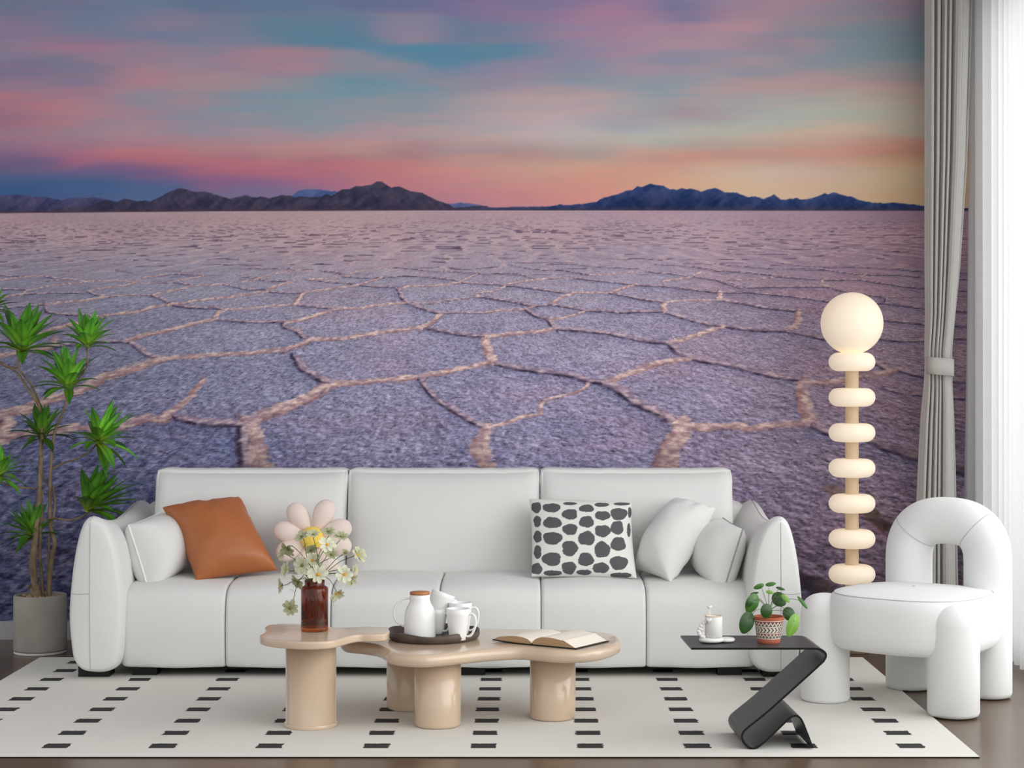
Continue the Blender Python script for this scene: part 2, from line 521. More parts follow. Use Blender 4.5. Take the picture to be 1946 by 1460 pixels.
# kind: b = sunlit crest, d = shaded crest with a dark foot, t = thin
RIDGES = '''
E b 1.5 -200,520 0,430 180,400 350,330 500,285 650,230 800,150 950,100 1100,55 1240,10
A b 1 1240,860 1350,850 1500,840 1700,825 1946,815 2020,800 2190,785
A d 1.1 1240,850 1150,830 1050,760 980,720
A b 1 980,720 1100,680 1250,650 1400,610 1550,575 1650,555
A d .7 980,730 900,725 700,735 560,750 470,750 420,770
A b 1 0,840 100,815 250,790 400,765 430,700
A b 1 1650,555 1690,500 1730,480
A b .6 1730,480 1850,475 1946,465 2270,440
A d .8 1650,555 1800,565 1946,575 2190,570
A d 1 1730,480 1640,460 1560,465 1420,455 1330,440
A b .9 1330,440 1200,455 1080,490 950,510 800,525 650,570 500,605 400,635 250,680
A d 1 1330,440 1260,405 1180,370
A b .8 1330,440 1400,430 1550,405 1700,390 1850,370 1946,355 2065,340
A t .6 1180,370 1050,365 900,375 830,380
A b .8 830,380 700,400 550,420 350,440
A d .8 350,440 360,480 380,500 500,515 640,520 780,540
A d .6 350,440 270,445 120,460 0,470
A d 1 830,380 750,365 680,340
A b .7 680,340 760,320 900,300 1040,280
A d .6 680,345 560,350 400,352 180,360
A b .6 180,360 230,330 400,295 560,280 700,260 850,255 950,258 1040,275
A b .7 180,360 100,370 0,385
A d .6 230,330 180,325 100,322 0,325
A t .6 1040,275 1200,275 1340,268
A d .8 1340,268 1420,280 1500,290
A b .8 1500,290 1400,320 1280,340 1180,365
A b .6 1500,295 1600,290 1720,285
A d .7 1720,285 1800,300 1900,325 1946,325 2045,325
A b .6 1040,270 1100,235 1300,205
A d .6 1300,205 1450,208 1570,215
A b .6 1570,220 1440,245 1340,265
A d .6 0,215 140,222
A b .7 0,255 200,225 340,220
A d .7 340,220 440,240
A t .6 340,262 530,245 640,260 720,262
B d .8 180,325 210,340 350,348 480,348
B b .9 180,325 280,295 400,262
B d .5 480,250 560,255 700,270 900,285
B b 1 480,348 440,390 410,440
B b .8 480,348 600,330 750,310 900,290
B d .8 410,440 550,455 680,468 740,470
B b 1 740,470 640,500 520,540 430,560 340,575
B d 1.1 340,575 330,610 420,640 480,690 540,710
B b 1.2 540,710 430,755 330,790
B b 1 540,710 700,705 900,685 1100,650 1250,635 1400,615
B b .8 740,470 900,470 1050,445 1250,428
B d .8 900,290 1020,300 1150,305 1210,325
B d 1.1 1210,325 1230,380 1270,425
B b .8 1210,325 1300,300 1480,295 1600,280 1680,270
B d 1 1270,425 1380,465 1460,490 1540,510
B b 1.1 1540,510 1480,560 1400,615
B t .6 1540,505 1650,505 1800,505 1946,495 1905,500 2010,485 2175,475
B d 1 1400,615 1550,645 1700,670 1870,685
B t .7 1270,425 1450,430 1600,405 1820,380
B b .6 1820,380 1810,350 1946,335 2030,300
B d .8 1820,380 1946,395
B b .7 900,290 1000,260 1070,235
B d .6 1070,235 950,235 780,225
B d .7 1070,235 1200,222 1320,220 1500,235 1620,250 1690,270
B d .7 1690,270 1820,280 1946,285 2020,290
B d .8 780,215 740,195 620,178
B b .7 780,215 920,180 1120,155 1140,140 1070,125
B b .6 120,240 250,205 400,175 540,180
B d .6 120,240 180,255 350,262
B d .6 0,225 120,235
B b .6 0,270 120,245
B d .6 400,175 330,158 200,165 0,160
B b .6 480,250 700,240 780,215
B d .7 1180,155 1300,165 1430,182
B b .6 1430,182 1380,215
B d .7 1430,185 1600,185 1820,200
B b .6 1820,200 1680,265
C d 1 20,388 110,398 250,425 390,450
C b .8 390,450 320,475 150,485 20,500
C d 1.1 320,475 400,525 490,550 530,600 560,625
C b 1 560,625 450,645 250,660 20,690
C d .7 390,450 520,440
C b 1 520,435 600,385 690,350
C d .9 520,440 620,455 720,470 780,490
C b .6 780,490 720,515 600,545 500,550
C d .9 780,490 950,490 1050,500 1200,495 1390,495
C d 1 1390,495 1500,530 1600,560 1720,590 1840,605
C b 1.2 1390,495 1380,460 1400,430
C d .9 960,350 1100,375 1250,405 1390,420
C b .6 690,350 850,350 960,350
C d .9 160,300 210,295 400,320 640,350
C b .8 160,290 280,265 480,240
C t .6 480,240 690,235
C d .8 690,235 850,255 1000,270 1170,290
C b .9 1170,285 1080,310 970,350
C d .9 1170,290 1400,300 1600,325 1830,350
C b 1 1830,350 1815,380 1830,405
C b .6 1400,425 1550,410 1830,405
C b .7 1400,290 1380,260 1500,245 1600,230
C d .8 1600,230 1500,210 1260,185
C d .8 1600,225 1700,240 1820,255 1946,290
C b .7 1600,225 1680,185
C d .7 0,205 240,200 390,240
C d .7 490,175 620,178 800,210
C b .6 800,215 950,205 1200,190
C d .7 190,130 280,150 420,170 540,178
C d .7 490,130 700,130 810,145 1000,155 1190,165
C b .6 1190,180 1310,130
C d .7 1310,130 1500,140 1700,160 1800,180
C d 1 560,625 700,635 950,660 1090,690 1250,720 1430,735
C b 1.1 1430,735 1550,700 1700,655 1840,610
C d 1.2 1430,735 1480,790 1540,830 1600,850
C b 1.4 10,685 30,780 60,860 70,890
D d 1 55,605 300,635 550,640
D b 1.3 550,635 620,590 640,490
D d 1 550,645 700,670 850,705 1000,720
D d .8 1270,705 1450,720 1600,715 1800,700 2000,705
D d 1 20,400 200,430 400,465 630,490
D b 1.2 30,345 30,400
D d .9 30,350 200,345 350,355 600,380 870,415 1000,430 1270,430 1420,445 1600,465 2000,500
D d .8 0,250 100,285 230,325
D d .8 230,325 250,310 500,305 860,305 930,325 1100,355 1300,385 1310,425
D t .7 1310,385 1600,380 2000,375
D b 1 820,255 830,290 900,310
D d .8 480,225 600,235 820,250 1080,250 1200,265 1450,300 1600,315 2000,340
D t .6 480,225 350,240 200,250 90,255
D d .8 0,180 200,190 480,220
D d .7 460,165 200,145 0,125
D b .8 1080,245 1180,195
D t .8 640,490 800,490 850,460
D d .7 1290,560 1450,575 1600,590 2000,610
D d .7 500,165 780,165 960,190 1130,210 1400,215 1600,230 2000,250
D d .7 480,120 770,150
D d .7 930,145 1250,160 1600,185 2000,200
E b 1.3 1310,430 1250,470 1100,470 980,510 850,535 620,535 450,560 300,570 150,590 -300,650
E d 1.2 1310,430 1450,470 1600,500 1750,500 1870,510
E b .8 1310,420 1450,320 1550,200 1570,170
E b 1.5 30,430 60,500 20,600 0,640
F d 1.2 420,0 470,80 560,130 640,180 720,190
F b 1.6 720,190 600,250 480,320 350,370 200,430 60,490
F b 1.5 40,480 90,560 100,650 60,720 80,800 60,900
F b 1.3 90,560 130,700 160,800 190,900
F d 1.2 20,500 10,600 20,700 40,780 20,900
F b 1 720,190 850,195 1000,180 1200,160 1360,150
F b 1 1360,150 1550,110 1750,70 1946,20
F d .8 1360,150 1430,240 1530,340 1650,410 1780,490 1890,540
F b 1.3 1890,540 1840,640 1800,700 1870,790 1920,900
G d 1 70,40 250,75 450,105 650,130 800,170 920,185
G b 1.1 920,185 1000,160 1150,110 1300,50 1450,20 1600,5
G d 1.3 920,185 1050,250 1170,340 1330,410 1480,490
G b 1.5 1480,490 1500,560 1460,650 1420,700 1380,780 1400,900
G b 1.2 1540,480 1530,620 1450,750 1460,900
G b 1.1 1540,510 1700,540 1850,520 1946,520 2000,530 2080,540 2250,510 2420,510 2500,490
G b .5 800,200 760,240 620,290 480,320 430,380 440,430 300,450 200,490 50,530
G b .9 50,530 0,640 10,730 40,900
G d 1 1600,5 1800,40 1946,65 2130,115 2280,145 2460,165
H b 1.5 680,165 670,260 700,400 740,490
H b 1.1 720,185 850,185 980,170 1100,140 1250,120 1400,90
H d .9 1400,90 1600,140 1900,180 2200,210
H d 1 1240,40 1310,80
H d .5 1300,235 1430,270 1600,290 2000,320
H d 1.1 740,490 800,540 900,580 1050,590 1220,640 1350,700 1570,770 2000,900
H d 1.3 640,1680 760,1750 900,1850 1080,1960
H b 1 900,1000 1100,1130 1300,1300
'''
# scattered print colours, right of SALT includes room shade: x, y, r, g, b
SKY = '''0,0,104,112,140 60,20,112,110,140 150,10,118,112,145 250,10,110,118,148 400,10,100,112,145 550,8,104,114,148 750,10,104,106,146 900,5,112,104,148 960,20,130,108,148
50,50,135,112,140 180,50,110,118,148 300,40,128,118,148 420,60,112,118,148 560,60,92,120,148 650,45,100,118,148 780,50,142,124,150 900,60,108,116,148
30,100,140,115,140 160,80,150,112,140 270,100,140,120,145 420,80,128,122,148 600,60,88,122,150 800,100,84,124,155 920,95,82,122,152
60,130,118,105,135 150,130,120,112,140 250,110,158,118,138 350,120,150,125,145 500,110,160,120,140 560,125,160,122,142 700,130,110,130,152 720,122,150,130,148 900,140,112,125,152 960,150,150,125,148
100,160,140,112,138 250,150,165,120,138 430,160,160,128,142 550,165,130,135,150 650,160,108,134,155 800,175,125,135,152 900,160,150,130,145
20,200,165,105,125 100,200,170,115,130 200,205,165,120,138 300,190,135,128,148 365,190,165,125,138 450,185,125,135,152 600,190,120,138,155 750,200,125,135,152 640,205,145,135,150 900,200,155,140,150
20,230,140,95,120 100,230,175,115,128 250,225,158,122,140 350,230,140,128,148 450,220,130,135,152 600,225,135,138,152 800,215,155,138,148 930,225,165,145,150
50,255,148,110,132 150,260,140,118,140 250,255,165,125,140 400,240,140,128,148 500,255,162,132,145 700,250,168,135,145 850,255,168,142,145 950,255,175,150,150
30,290,138,108,138 120,285,165,112,132 250,285,182,120,132 400,285,175,128,138 560,285,182,135,138 720,285,178,142,142 800,285,160,125,135 900,290,172,145,145
30,310,120,95,130 150,305,175,110,135 300,305,178,115,130 450,310,178,112,130 600,310,188,118,128 750,310,190,130,130 900,310,195,150,142
0,330,80,100,140 60,325,100,100,140 200,325,115,100,140 300,330,125,95,135 400,330,168,108,132 550,330,185,112,128 700,330,190,125,130 850,330,198,140,138 960,325,200,148,140
0,355,62,92,138 150,350,72,98,140 300,355,85,102,145 400,350,140,100,135 520,350,138,105,142 620,350,168,112,138 760,350,190,125,132 900,355,195,135,138
0,380,62,90,135 150,380,75,95,140 260,375,85,105,145 450,375,120,110,145 540,375,130,115,148 870,380,180,125,140 960,380,190,135,142
980,10,140,110,150 1020,20,112,108,148 1060,20,155,115,150 1130,30,165,118,148 1200,30,148,116,150 1310,30,115,108,148 1400,20,158,125,150 1500,20,172,130,148 1600,15,150,130,148 1700,15,150,124,144
980,60,108,116,148 1060,60,150,120,150 1150,50,155,120,150 1250,60,160,125,150 1400,50,175,132,150 1520,50,140,130,148 1640,60,125,133,150 1740,50,122,128,145
980,95,82,122,152 1060,100,140,122,150 1170,100,160,125,150 1300,95,170,132,150 1400,85,165,132,150 1470,90,120,122,148 1530,92,168,132,148 1620,90,124,136,152 1700,90,112,132,146
980,130,140,122,150 1100,135,128,128,152 1200,130,155,130,152 1290,115,130,128,152 1360,105,138,130,152 1440,115,172,138,148 1550,115,132,135,150 1650,105,124,138,152
1000,160,150,128,150 1100,160,125,135,155 1250,160,130,138,155 1350,150,160,138,150 1450,135,130,130,150 1520,150,172,138,145 1650,130,155,140,147 1740,140,150,140,146
1000,190,172,145,150 1120,180,170,142,150 1250,175,140,142,155 1350,180,168,142,148 1450,165,175,138,142 1550,165,182,138,142 1680,165,178,140,144
1000,215,172,145,148 1100,205,178,145,148 1200,200,160,148,152 1320,215,158,130,142 1400,200,165,148,150 1500,190,168,155,155 1620,185,175,160,152 1740,190,178,155,148
1050,235,178,152,150 1200,232,160,142,148 1300,245,165,158,158 1450,220,165,162,162 1560,210,170,165,160 1650,215,175,165,155
1000,262,180,155,148 1100,260,175,160,152 1250,265,172,165,158 1400,255,168,165,158 1500,245,175,162,152 1600,240,185,162,150 1740,240,182,160,145
980,282,165,135,135 1100,280,172,152,145 1200,295,185,158,148 1350,275,180,150,140 1450,265,188,152,140 1550,265,195,152,140 1650,280,190,140,130 1740,290,188,130,118
1000,300,195,145,138 1080,298,182,148,142 1200,303,198,150,138 1300,302,200,145,132 1400,300,198,140,130 1500,297,195,145,132 1600,310,200,150,130 1740,305,195,150,120
1000,320,200,165,148 1120,312,195,165,148 1250,312,200,150,135 1400,318,205,165,138 1500,322,200,165,138 1650,320,198,160,126 1740,318,195,160,118
1000,345,200,145,138 1150,335,205,150,135 1250,338,210,155,130 1400,330,208,170,140 1470,328,205,170,138 1550,340,205,155,120 1650,345,200,160,118 1740,340,195,160,112
1000,375,198,135,135 1100,365,205,145,135 1300,350,205,160,130 1400,355,208,168,130 1500,360,205,165,125 1600,365,200,155,112 1740,370,195,150,100'''
SALT = '''0,408,165,142,148 300,410,172,145,148 600,408,182,150,150 950,408,178,150,158 1300,408,172,148,160 1600,408,160,135,150
100,440,150,132,146 500,440,162,142,152 900,440,164,145,156 1300,440,160,140,156 1650,440,140,116,132
100,490,146,138,154 500,490,156,146,162 900,490,160,148,165 1300,490,158,145,164 1650,490,140,118,134
60,550,136,133,154 400,550,146,142,164 800,550,155,148,170 1200,550,160,150,172 1600,550,145,124,140
60,640,124,124,150 400,640,141,140,164 800,640,150,144,170 1200,640,158,148,172 1500,640,150,138,162 1700,640,135,116,130
60,740,116,116,144 400,740,134,133,160 750,740,142,138,166 1050,740,150,142,170 1350,740,152,142,168 1700,740,130,110,124
60,840,100,102,134 300,840,108,110,144 700,840,138,134,162 1050,840,142,136,166 1400,840,142,132,158 1700,840,122,106,124
60,950,94,97,130 250,930,102,106,140 700,930,128,124,152 1100,930,134,128,158 1450,950,140,128,154 1700,950,124,108,126
40,1080,86,88,118 250,1080,92,95,126 1450,1080,126,112,136 1650,1080,116,100,116 900,1080,110,105,130
40,1180,78,80,108 900,1180,95,90,115 1650,1180,98,84,98'''
RANGES = [   # colour top, colour foot, outline in photograph pixels (tile origin x, y, zoom)
    ((72, 72, 106), (62, 60, 92), (0, 340, 4.054), '-900,150 -300,138 0,132 90,122 190,125 230,135 340,138 400,150 470,165 520,150 680,148 720,138 780,150 830,162 1000,200 1200,262'),
    ((78, 94, 140), (80, 92, 135), (460, 340, 4.054), '370,140 430,95 490,80 560,80 620,85 680,95 720,98 760,110 900,250'),
    ((88, 98, 140), (92, 95, 135), (460, 340, 4.054), '1500,250 1590,195 1690,183 1800,195 1900,215 1950,240'),
    ((60, 58, 80), (58, 52, 74), (0, 340, 4.054), '-900,264 0,258 300,245 500,225 700,205 760,180 810,163 905,178 960,152 1000,160 1060,175 1130,168 1160,175 1250,130 1330,90 1390,72 1450,85 1480,98 1580,100 1640,115 1700,135 1780,155 1850,135 1890,125 1965,145 2010,138 2075,150 2165,128 2235,130 2285,145 2325,132 2385,140 2455,140 2515,122 2555,130 2595,110 2635,82 2695,80 2735,60 2785,55 2865,45 2905,20 2945,25 3015,68 3075,58 3165,95 3245,105 3365,165 3455,195 3505,225 3665,210 3745,210 3770,222 3830,238 4000,240'),
    ((50, 66, 110), (40, 48, 82), (920, 340, 4.054), '-100,232 40,222 400,215 560,208 580,198 620,203 740,195 860,178 930,142 1030,122 1090,92 1140,88 1180,58 1220,62 1270,38 1330,50 1380,55 1430,82 1460,78 1480,85 1530,72 1560,80 1600,76 1640,90 1670,100 1720,80 1780,70 1850,102 1946,108 2034,142 2094,135 2154,155 2194,138 2234,120 2284,160 2324,162 2354,150 2374,155 2404,145 2434,162 2484,158 2564,135 2624,112 2644,120 2694,103 2764,125 2844,142 2894,165 2984,182 3084,188 3154,182 3284,195 3404,210 3684,225 4100,240'),
]

def build_mural():
    xs = np.concatenate([np.arange(-600, -24, 12.0), np.arange(-24, 1884, 2.0)])
    ys = np.concatenate([np.arange(-90, 0, 15.0), np.arange(0, 335, 4.0), np.arange(335, 415, 1.5), np.arange(415, 560, 1.6), np.arange(560, 900, 2.0), np.arange(900, 1183, 3.0)])
    X, Y = np.meshgrid(xs, ys)
    hor = np.interp(xs, [-600, 0, 460, 950, 1400, 1900], [409, 405.5, 401.5, 400, 400.8, 401])[None, :] + 0 * Y
    def scatter(txt, x, y, sx, sy):
        pts = np.array([[float(k) for k in p.split(',')] for p in txt.split()])
        acc = np.zeros(x.shape + (3,)); wt = np.zeros(x.shape)
        for px, py, r, g, b in pts:
            w = np.exp(-((x - px) / sx) ** 2 - ((y - py) / sy) ** 2) + 1e-6 * np.exp(-((x - px) / sx / 4) ** 2 - ((y - py) / sy / 4) ** 2)
            acc += w[..., None] * np.array([r, g, b]); wt += w
        return acc / wt[..., None]
    # sky: blurred colours dragged into wisps
    wx = fbm(X / 190, Y / 40, 3, 4) * 70 + fbm(X / 60, Y / 9, 5, 3) * 26
    wy = fbm(X / 260 + 7 + Y / 150, Y / 40, 11, 4) * 24 + fbm(X / 110 + Y / 60, Y / 8, 13, 3) * 9
    img = scatter(SKY, X + wx, np.minimum(Y, 385) + wy * np.clip((400 - Y) / 60, 0.15, 1), 68, 17)
    up = np.clip((300 - Y) / 45, 0, 1)[..., None]
    img = img + up * np.array([11, 18, 15])
    rgt = (np.clip((X - 1150) / 400, 0, 1) * np.clip((Y - 290) / 40, 0, 1))[..., None]
    img = img + rgt * np.array([0, 15, 32])
    mid = (np.clip(1 - np.abs(X - 1050) / 300, 0, 1) * np.clip((Y - 170) / 60, 0, 1) * np.clip((300 - Y) / 30, 0, 1))[..., None]
    img = img + mid * np.array([0, 4, 14])
    tint = fbm(X / 130 + Y / 90, Y / 13, 21, 4)[..., None] * np.clip((390 - Y) / 90, 0, 1)[..., None]
    img = img + tint * np.array([30, 2, -8])
    # mountains
    for ct, cf, (ox, oy, z), txt in RANGES:
        pts = np.array([[float(k) for k in p.split(',')] for p in txt.split()])
        px, py = ox + pts[:, 0] / z, oy + pts[:, 1] / z
        top = np.interp(xs, px, py, left=999, right=999)[None, :] + 0 * Y
        top = top + (fbm(X / 7, X * 0 + oy + pts[0, 0], 31, 3)) * 2.0
        f = np.clip((Y - top) / np.maximum(hor - top, 1), 0, 1)
        col = np.array(ct) * (1 - f)[..., None] + np.array(cf) * f[..., None]
        rock = fbm((X + (Y - 380) * 0.9) / 13, Y / 16, 41, 4) + 0.5 * fbm((X - (Y - 380) * 0.7) / 7, Y / 12, 43, 3)
        col = col + rock[..., None] * np.array([46, 34, 30])
        m = np.clip((Y - top) / 1.4 + 0.5, 0, 1)[..., None]
        img = img * (1 - m) + col * m
    low = np.clip((Y - hor + 7) / 5, 0, 1)[..., None] * 0.45
    img = img * (1 - low) + np.array([82, 62, 74]) * low
    # salt plain
    d = np.maximum(Y - hor, 0.0)
    gx = (X - 940) / (d + 16); gz = np.log(d + 16)
    g1 = fbm(gx * 9, gz * 22, 51, 4)
    base = scatter(SALT, X, Y, 190, 55)  # right end carries painted room shade beside the curtain
    base = base + (g1 * 22 + fbm(X / 120, Y / 40, 55, 3) * 14)[..., None] * np.array([1.0, 1.0, 0.92])
    base = base + np.clip(fbm(X / 150 + 9, Y / 50, 57, 3), 0, 1)[..., None] * np.array([26, 4, -4])
    hf = lambda ox, oy: fbm(gx * 34 + ox, gz * 78 + oy, 151, 3) + 0.45 * fbm(gx * 95 + ox * 2.5, gz * 200 + oy * 2.5, 157, 2)
    emb = hf(0.22, -0.22) - hf(-0.22, 0.22)
    lowf = np.clip((Y - 520) / 400, 0, 1)
    base = base + (emb * (17 + 68 * lowf) * np.clip((Y - 500) / 100, 0, 1))[..., None] * np.array([1.0, 0.96, 1.0])
    # ridge network traced from the photograph
    jit = fbm(gx * 26, gz * 62, 61, 3) + 0.5 * fbm(gx * 70, gz * 160, 63, 2)
    best = np.full(X.shape, 9.0); side = np.zeros(X.shape); lit = np.zeros(X.shape); shd = np.full(X.shape, 9.0)
    y_index = ys
    for line in RIDGES.strip().split('\n'):
        tk = line.split()
        ox, oy = TILE[tk[0]]; kind = tk[1]; wmul = float(tk[2])
        pts = [np.array([ox + float(p.split(',')[0]) / 4.054, oy + float(p.split(',')[1]) / 4.054]) for p in tk[3:]]
        pts = catmull(pts, 4)
        for a, b in zip(pts[:-1], pts[1:]):
            ym = (a[1] + b[1]) / 2
            w = max(1.2, (ym - 395) * 0.0155) * wmul
            R = w * 9
            i0, i1 = np.searchsorted(ys, min(a[1], b[1]) - R), np.searchsorted(ys, max(a[1], b[1]) + R)
            j0, j1 = np.searchsorted(xs, min(a[0], b[0]) - R * 1.6), np.searchsorted(xs, max(a[0], b[0]) + R * 1.6)
            if i1 <= i0 or j1 <= j0: continue
            x = X[i0:i1, j0:j1]; y = Y[i0:i1, j0:j1]
            sx = 0.62      # ridges running away from the viewer look wider
            dx, dy = (b[0] - a[0]) * sx, b[1] - a[1]
            L2 = dx * dx + dy * dy + 1e-9
            ex, ey = (x - a[0]) * sx, y - a[1]
            t = np.clip((ex * dx + ey * dy) / L2, 0, 1)
            qx, qy = ex - t * dx, ey - t * dy
            dist = np.sqrt(qx * qx + qy * qy) / w
            if kind == 't': dist = dist * 1.5
            nx, ny = (dy, -dx)
            if (ny + nx * -0.6) < 0: nx, ny = -nx, -ny     # towards the foot / left of the ridge
            s = (qx * nx + qy * ny) / math.sqrt(L2) / w
            bb = best[i0:i1, j0:j1]
            m = dist < bb
            bb[m] = dist[m]
            side[i0:i1, j0:j1][m] = s[m]
            steep = abs(dy) / (abs(dx) + abs(dy) + 1e-9)
            lit[i0:i1, j0:j1][m] = {'b': 1.0, 'd': 0.0, 't': 0.55}[kind] * 0.9 + 0.1 * steep
            if kind == 'd':
                sh = shd[i0:i1, j0:j1]
                v = np.where(s > -0.4, dist, 9.0)
                sh[:] = np.minimum(sh, v)
            else:
                sh = shd[i0:i1, j0:j1]
                lft = np.where(qx < 0, dist * (1.5 + (1 - steep) * 1.2), 9.0)
                sh[:] = np.minimum(sh, lft)
    # far away the cells are too small to trace: a network of jittered cells in the plane of the lake
    rs = np.random.RandomState(4)
    near = np.clip((Y - 505) / 34, 0, 1)
    U = (X - 940) / (d + 4) * 1.25; V = 1150.0 / (d + 4)
    V = V + 0.5 * fbm(U * 2, V * 0.7, 71, 2); U = U + 0.4 * fbm(U * 1.3, V * 1.3, 73, 2)
    far = Y < 545
    u, v = U[far], V[far]
    cu, cv = np.floor(u).astype(int), np.floor(v).astype(int)
    def hsh(a, b, s):
        n = (a * 374761393 + b * 668265263 + s * 1442695041) & 0xffffffff
        n = ((n ^ (n >> 13)) * 1274126177) & 0xffffffff
        return ((n ^ (n >> 16)) & 0xffff) / 65535.0
    F1 = np.full(u.shape, 9.0); F2 = np.full(u.shape, 9.0); n1 = np.zeros(u.shape + (2,)); n2 = np.zeros(u.shape + (2,))
    for di in (-1, 0, 1):
        for dj in (-1, 0, 1):
            a, b = cu + di, cv + dj
            q = np.stack([a + 0.15 + 0.7 * hsh(a, b, 1), b + 0.15 + 0.7 * hsh(a, b, 2)], -1)
            dd = np.hypot(q[:, 0] - u, q[:, 1] - v)
            m = dd < F1
            F2 = np.where(m, F1, np.minimum(F2, dd)); n2 = np.where(m[:, None], n1, np.where((dd <= F2)[:, None], q, n2))
            F1 = np.where(m, dd, F1); n1 = np.where(m[:, None], q, n1)
    edge = (F2 - F1) / 2
    gq = n2 - n1
    flat = np.abs(gq[:, 1]) / (np.abs(gq[:, 0]) + np.abs(gq[:, 1]) + 1e-6)
    dff = d[far]
    wv = np.clip(0.85 * 1150.0 / (dff + 4) ** 2, 0.035, 0.36)
    core = np.clip((1 - edge / wv) * 1.8, 0, 1)
    shade_far = core * np.clip(flat * 2.2 - 0.9, 0, 1) * np.clip(vnoise(u * 2.3 + 5, v * 1.1, 79) * 3.4 - 1.1, 0, 1)
    lite_far = core * np.clip(1.25 - flat * 1.2, 0, 1)
    fade = np.clip((dff - 8) / 50, 0.0, 1) * (1 - near[far])
    fcol = base[far]
    k = (shade_far * fade * 0.95)[:, None]
    fcol = fcol * (1 - k) + np.array([70, 56, 80]) * k
    k = (lite_far * fade * 0.5)[:, None]
    fcol = fcol * (1 - k) + np.array([202, 172, 174]) * k
    base[far] = fcol
    # near ridges
    bj = best + jit * 1.25
    crest = np.clip((1.15 - bj) * 2.2, 0, 1)
    nearm = np.clip((Y - 488) / 30, 0, 1)
    sj = side + jit * 0.5
    foot = np.clip(1.35 - np.abs(sj - 0.8) * 2.0, 0, 1) * np.clip((2.2 - best) * 1.5, 0, 1)
    soft = np.clip(1 - (shd + jit) / 5.5, 0, 1) ** 1.5 * np.clip(shd - 0.3, 0, 1)
    k = (soft * nearm * 0.42)[..., None]
    base = base * (1 - k) + np.array([78, 90, 130]) * k
    right_dim = np.clip((X - 1380) / 300, 0, 1)[..., None]  # crests darken towards the right
    bright = np.clip(fbm(gx * 34, gz * 84, 81, 3) * 2.4 + 0.5, 0, 1)[..., None]
    tone_x = np.clip((X + 100) / 700, 0.0, 1)[..., None]  # printed crests slightly duller towards the left
    c_lit = (np.array([236, 206, 194]) * bright + np.array([166, 134, 140]) * (1 - bright)) * (0.86 + 0.12 * tone_x) * (1 - 0.22 * right_dim)
    c_sha = (np.array([200, 174, 180]) * bright + np.array([128, 110, 132]) * (1 - bright)) * (1 - 0.16 * right_dim)
    ccol = c_lit * lit[..., None] + c_sha * (1 - lit[..., None])
    dim = np.clip((1150 - Y) / 330, 0.45, 1)[..., None]
    k = (crest * nearm)[..., None] * 0.92
    base = base * (1 - k) + ccol * dim * k
    c_foot = np.array([50, 42, 64]) * (1 - lit[..., None]) + np.array([128, 78, 72]) * lit[..., None]
    k = (foot * nearm * (0.35 + 0.65 * (1 - lit)) * np.clip(vnoise(gx * 30, gz * 70, 91) * 1.8 - 0.1, 0.45 * (1 - lit) + 0.1, 1))[..., None]
    base = base * (1 - k) + c_foot * k
    salt = np.clip((Y - hor) / 1.2 + 0.5, 0, 1)[..., None]
    img = img * (1 - salt) + base * salt
    colr = np.clip(linA(np.clip(img, 0, 255)) * MK, 0, 0.95)
    # mesh: a printed sheet 3 mm thick
    ny, nx = X.shape
    wy0 = WALL_Y - 0.003
    wxm = (X - CX) * WALL_Y / F; wzm = H - (Y - CY) * WALL_Y / F
    verts = np.stack([wxm, np.full(X.shape, wy0), wzm], -1).reshape(-1, 3)
    idx = np.arange(nx * ny).reshape(ny, nx)
    faces = np.stack([idx[1:, :-1], idx[1:, 1:], idx[:-1, 1:], idx[:-1, :-1]], -1).reshape(-1, 4)
    org = np.array([verts[:, 0].mean(), WALL_Y, verts[:, 2].min()])
    me = bpy.data.meshes.new('wall_mural')
    me.vertices.add(len(verts)); me.vertices.foreach_set('co', (verts - org).astype(np.float32).ravel())
    me.loops.add(faces.size); me.loops.foreach_set('vertex_index', faces.ravel().astype(np.int32))
    me.polygons.add(len(faces))
    me.polygons.foreach_set('loop_start', np.arange(0, faces.size, 4, dtype=np.int32))
    me.update(calc_edges=True)
    ca = me.color_attributes.new('Col', 'FLOAT_COLOR', 'POINT')
    ca.data.foreach_set('color', np.concatenate([colr.reshape(-1, 3), np.ones((nx * ny, 1))], 1).astype(np.float32).ravel())
    av = me.attributes.new('plain', 'FLOAT_VECTOR', 'POINT')
    fine = (np.clip((Y - hor - 25) / 130, 0, 1) * (1 - 0.55 * crest * nearm))
    av.data.foreach_set('vector', np.stack([gx * 18, gz * 40, fine], -1).astype(np.float32).ravel())
    o = bpy.data.objects.new('wall_mural', me); COL.objects.link(o)
    o.location = org
    m = bpy.data.materials.new('printed_mural'); m.use_nodes = True
    nt = m.node_tree; b = nt.nodes['Principled BSDF']
    b.inputs['Roughness'].default_value = 0.9; b.inputs['Specular IOR Level'].default_value = 0.1
    at = nt.nodes.new('ShaderNodeAttribute'); at.attribute_name = 'Col'
    ap = nt.nodes.new('ShaderNodeAttribute'); ap.attribute_name = 'plain'
    sep = nt.nodes.new('ShaderNodeSeparateXYZ'); nt.links.new(ap.outputs['Vector'], sep.inputs[0])
    cmb = nt.nodes.new('ShaderNodeCombineXYZ'); nt.links.new(sep.outputs['X'], cmb.inputs['X']); nt.links.new(sep.outputs['Y'], cmb.inputs['Y'])
    n1 = nt.nodes.new('ShaderNodeTexNoise'); n1.inputs['Scale'].default_value = 1.5; n1.inputs['Detail'].default_value = 4; n1.inputs['Roughness'].default_value = 0.55; n1.inputs['Distortion'].default_value = 1.4
    nt.links.new(cmb.outputs[0], n1.inputs['Vector'])
    n2 = nt.nodes.new('ShaderNodeTexNoise'); n2.inputs['Scale'].default_value = 3.4; n2.inputs['Detail'].default_value = 2; n2.inputs['Distortion'].default_value = 0.8
    nt.links.new(cmb.outputs[0], n2.inputs['Vector'])
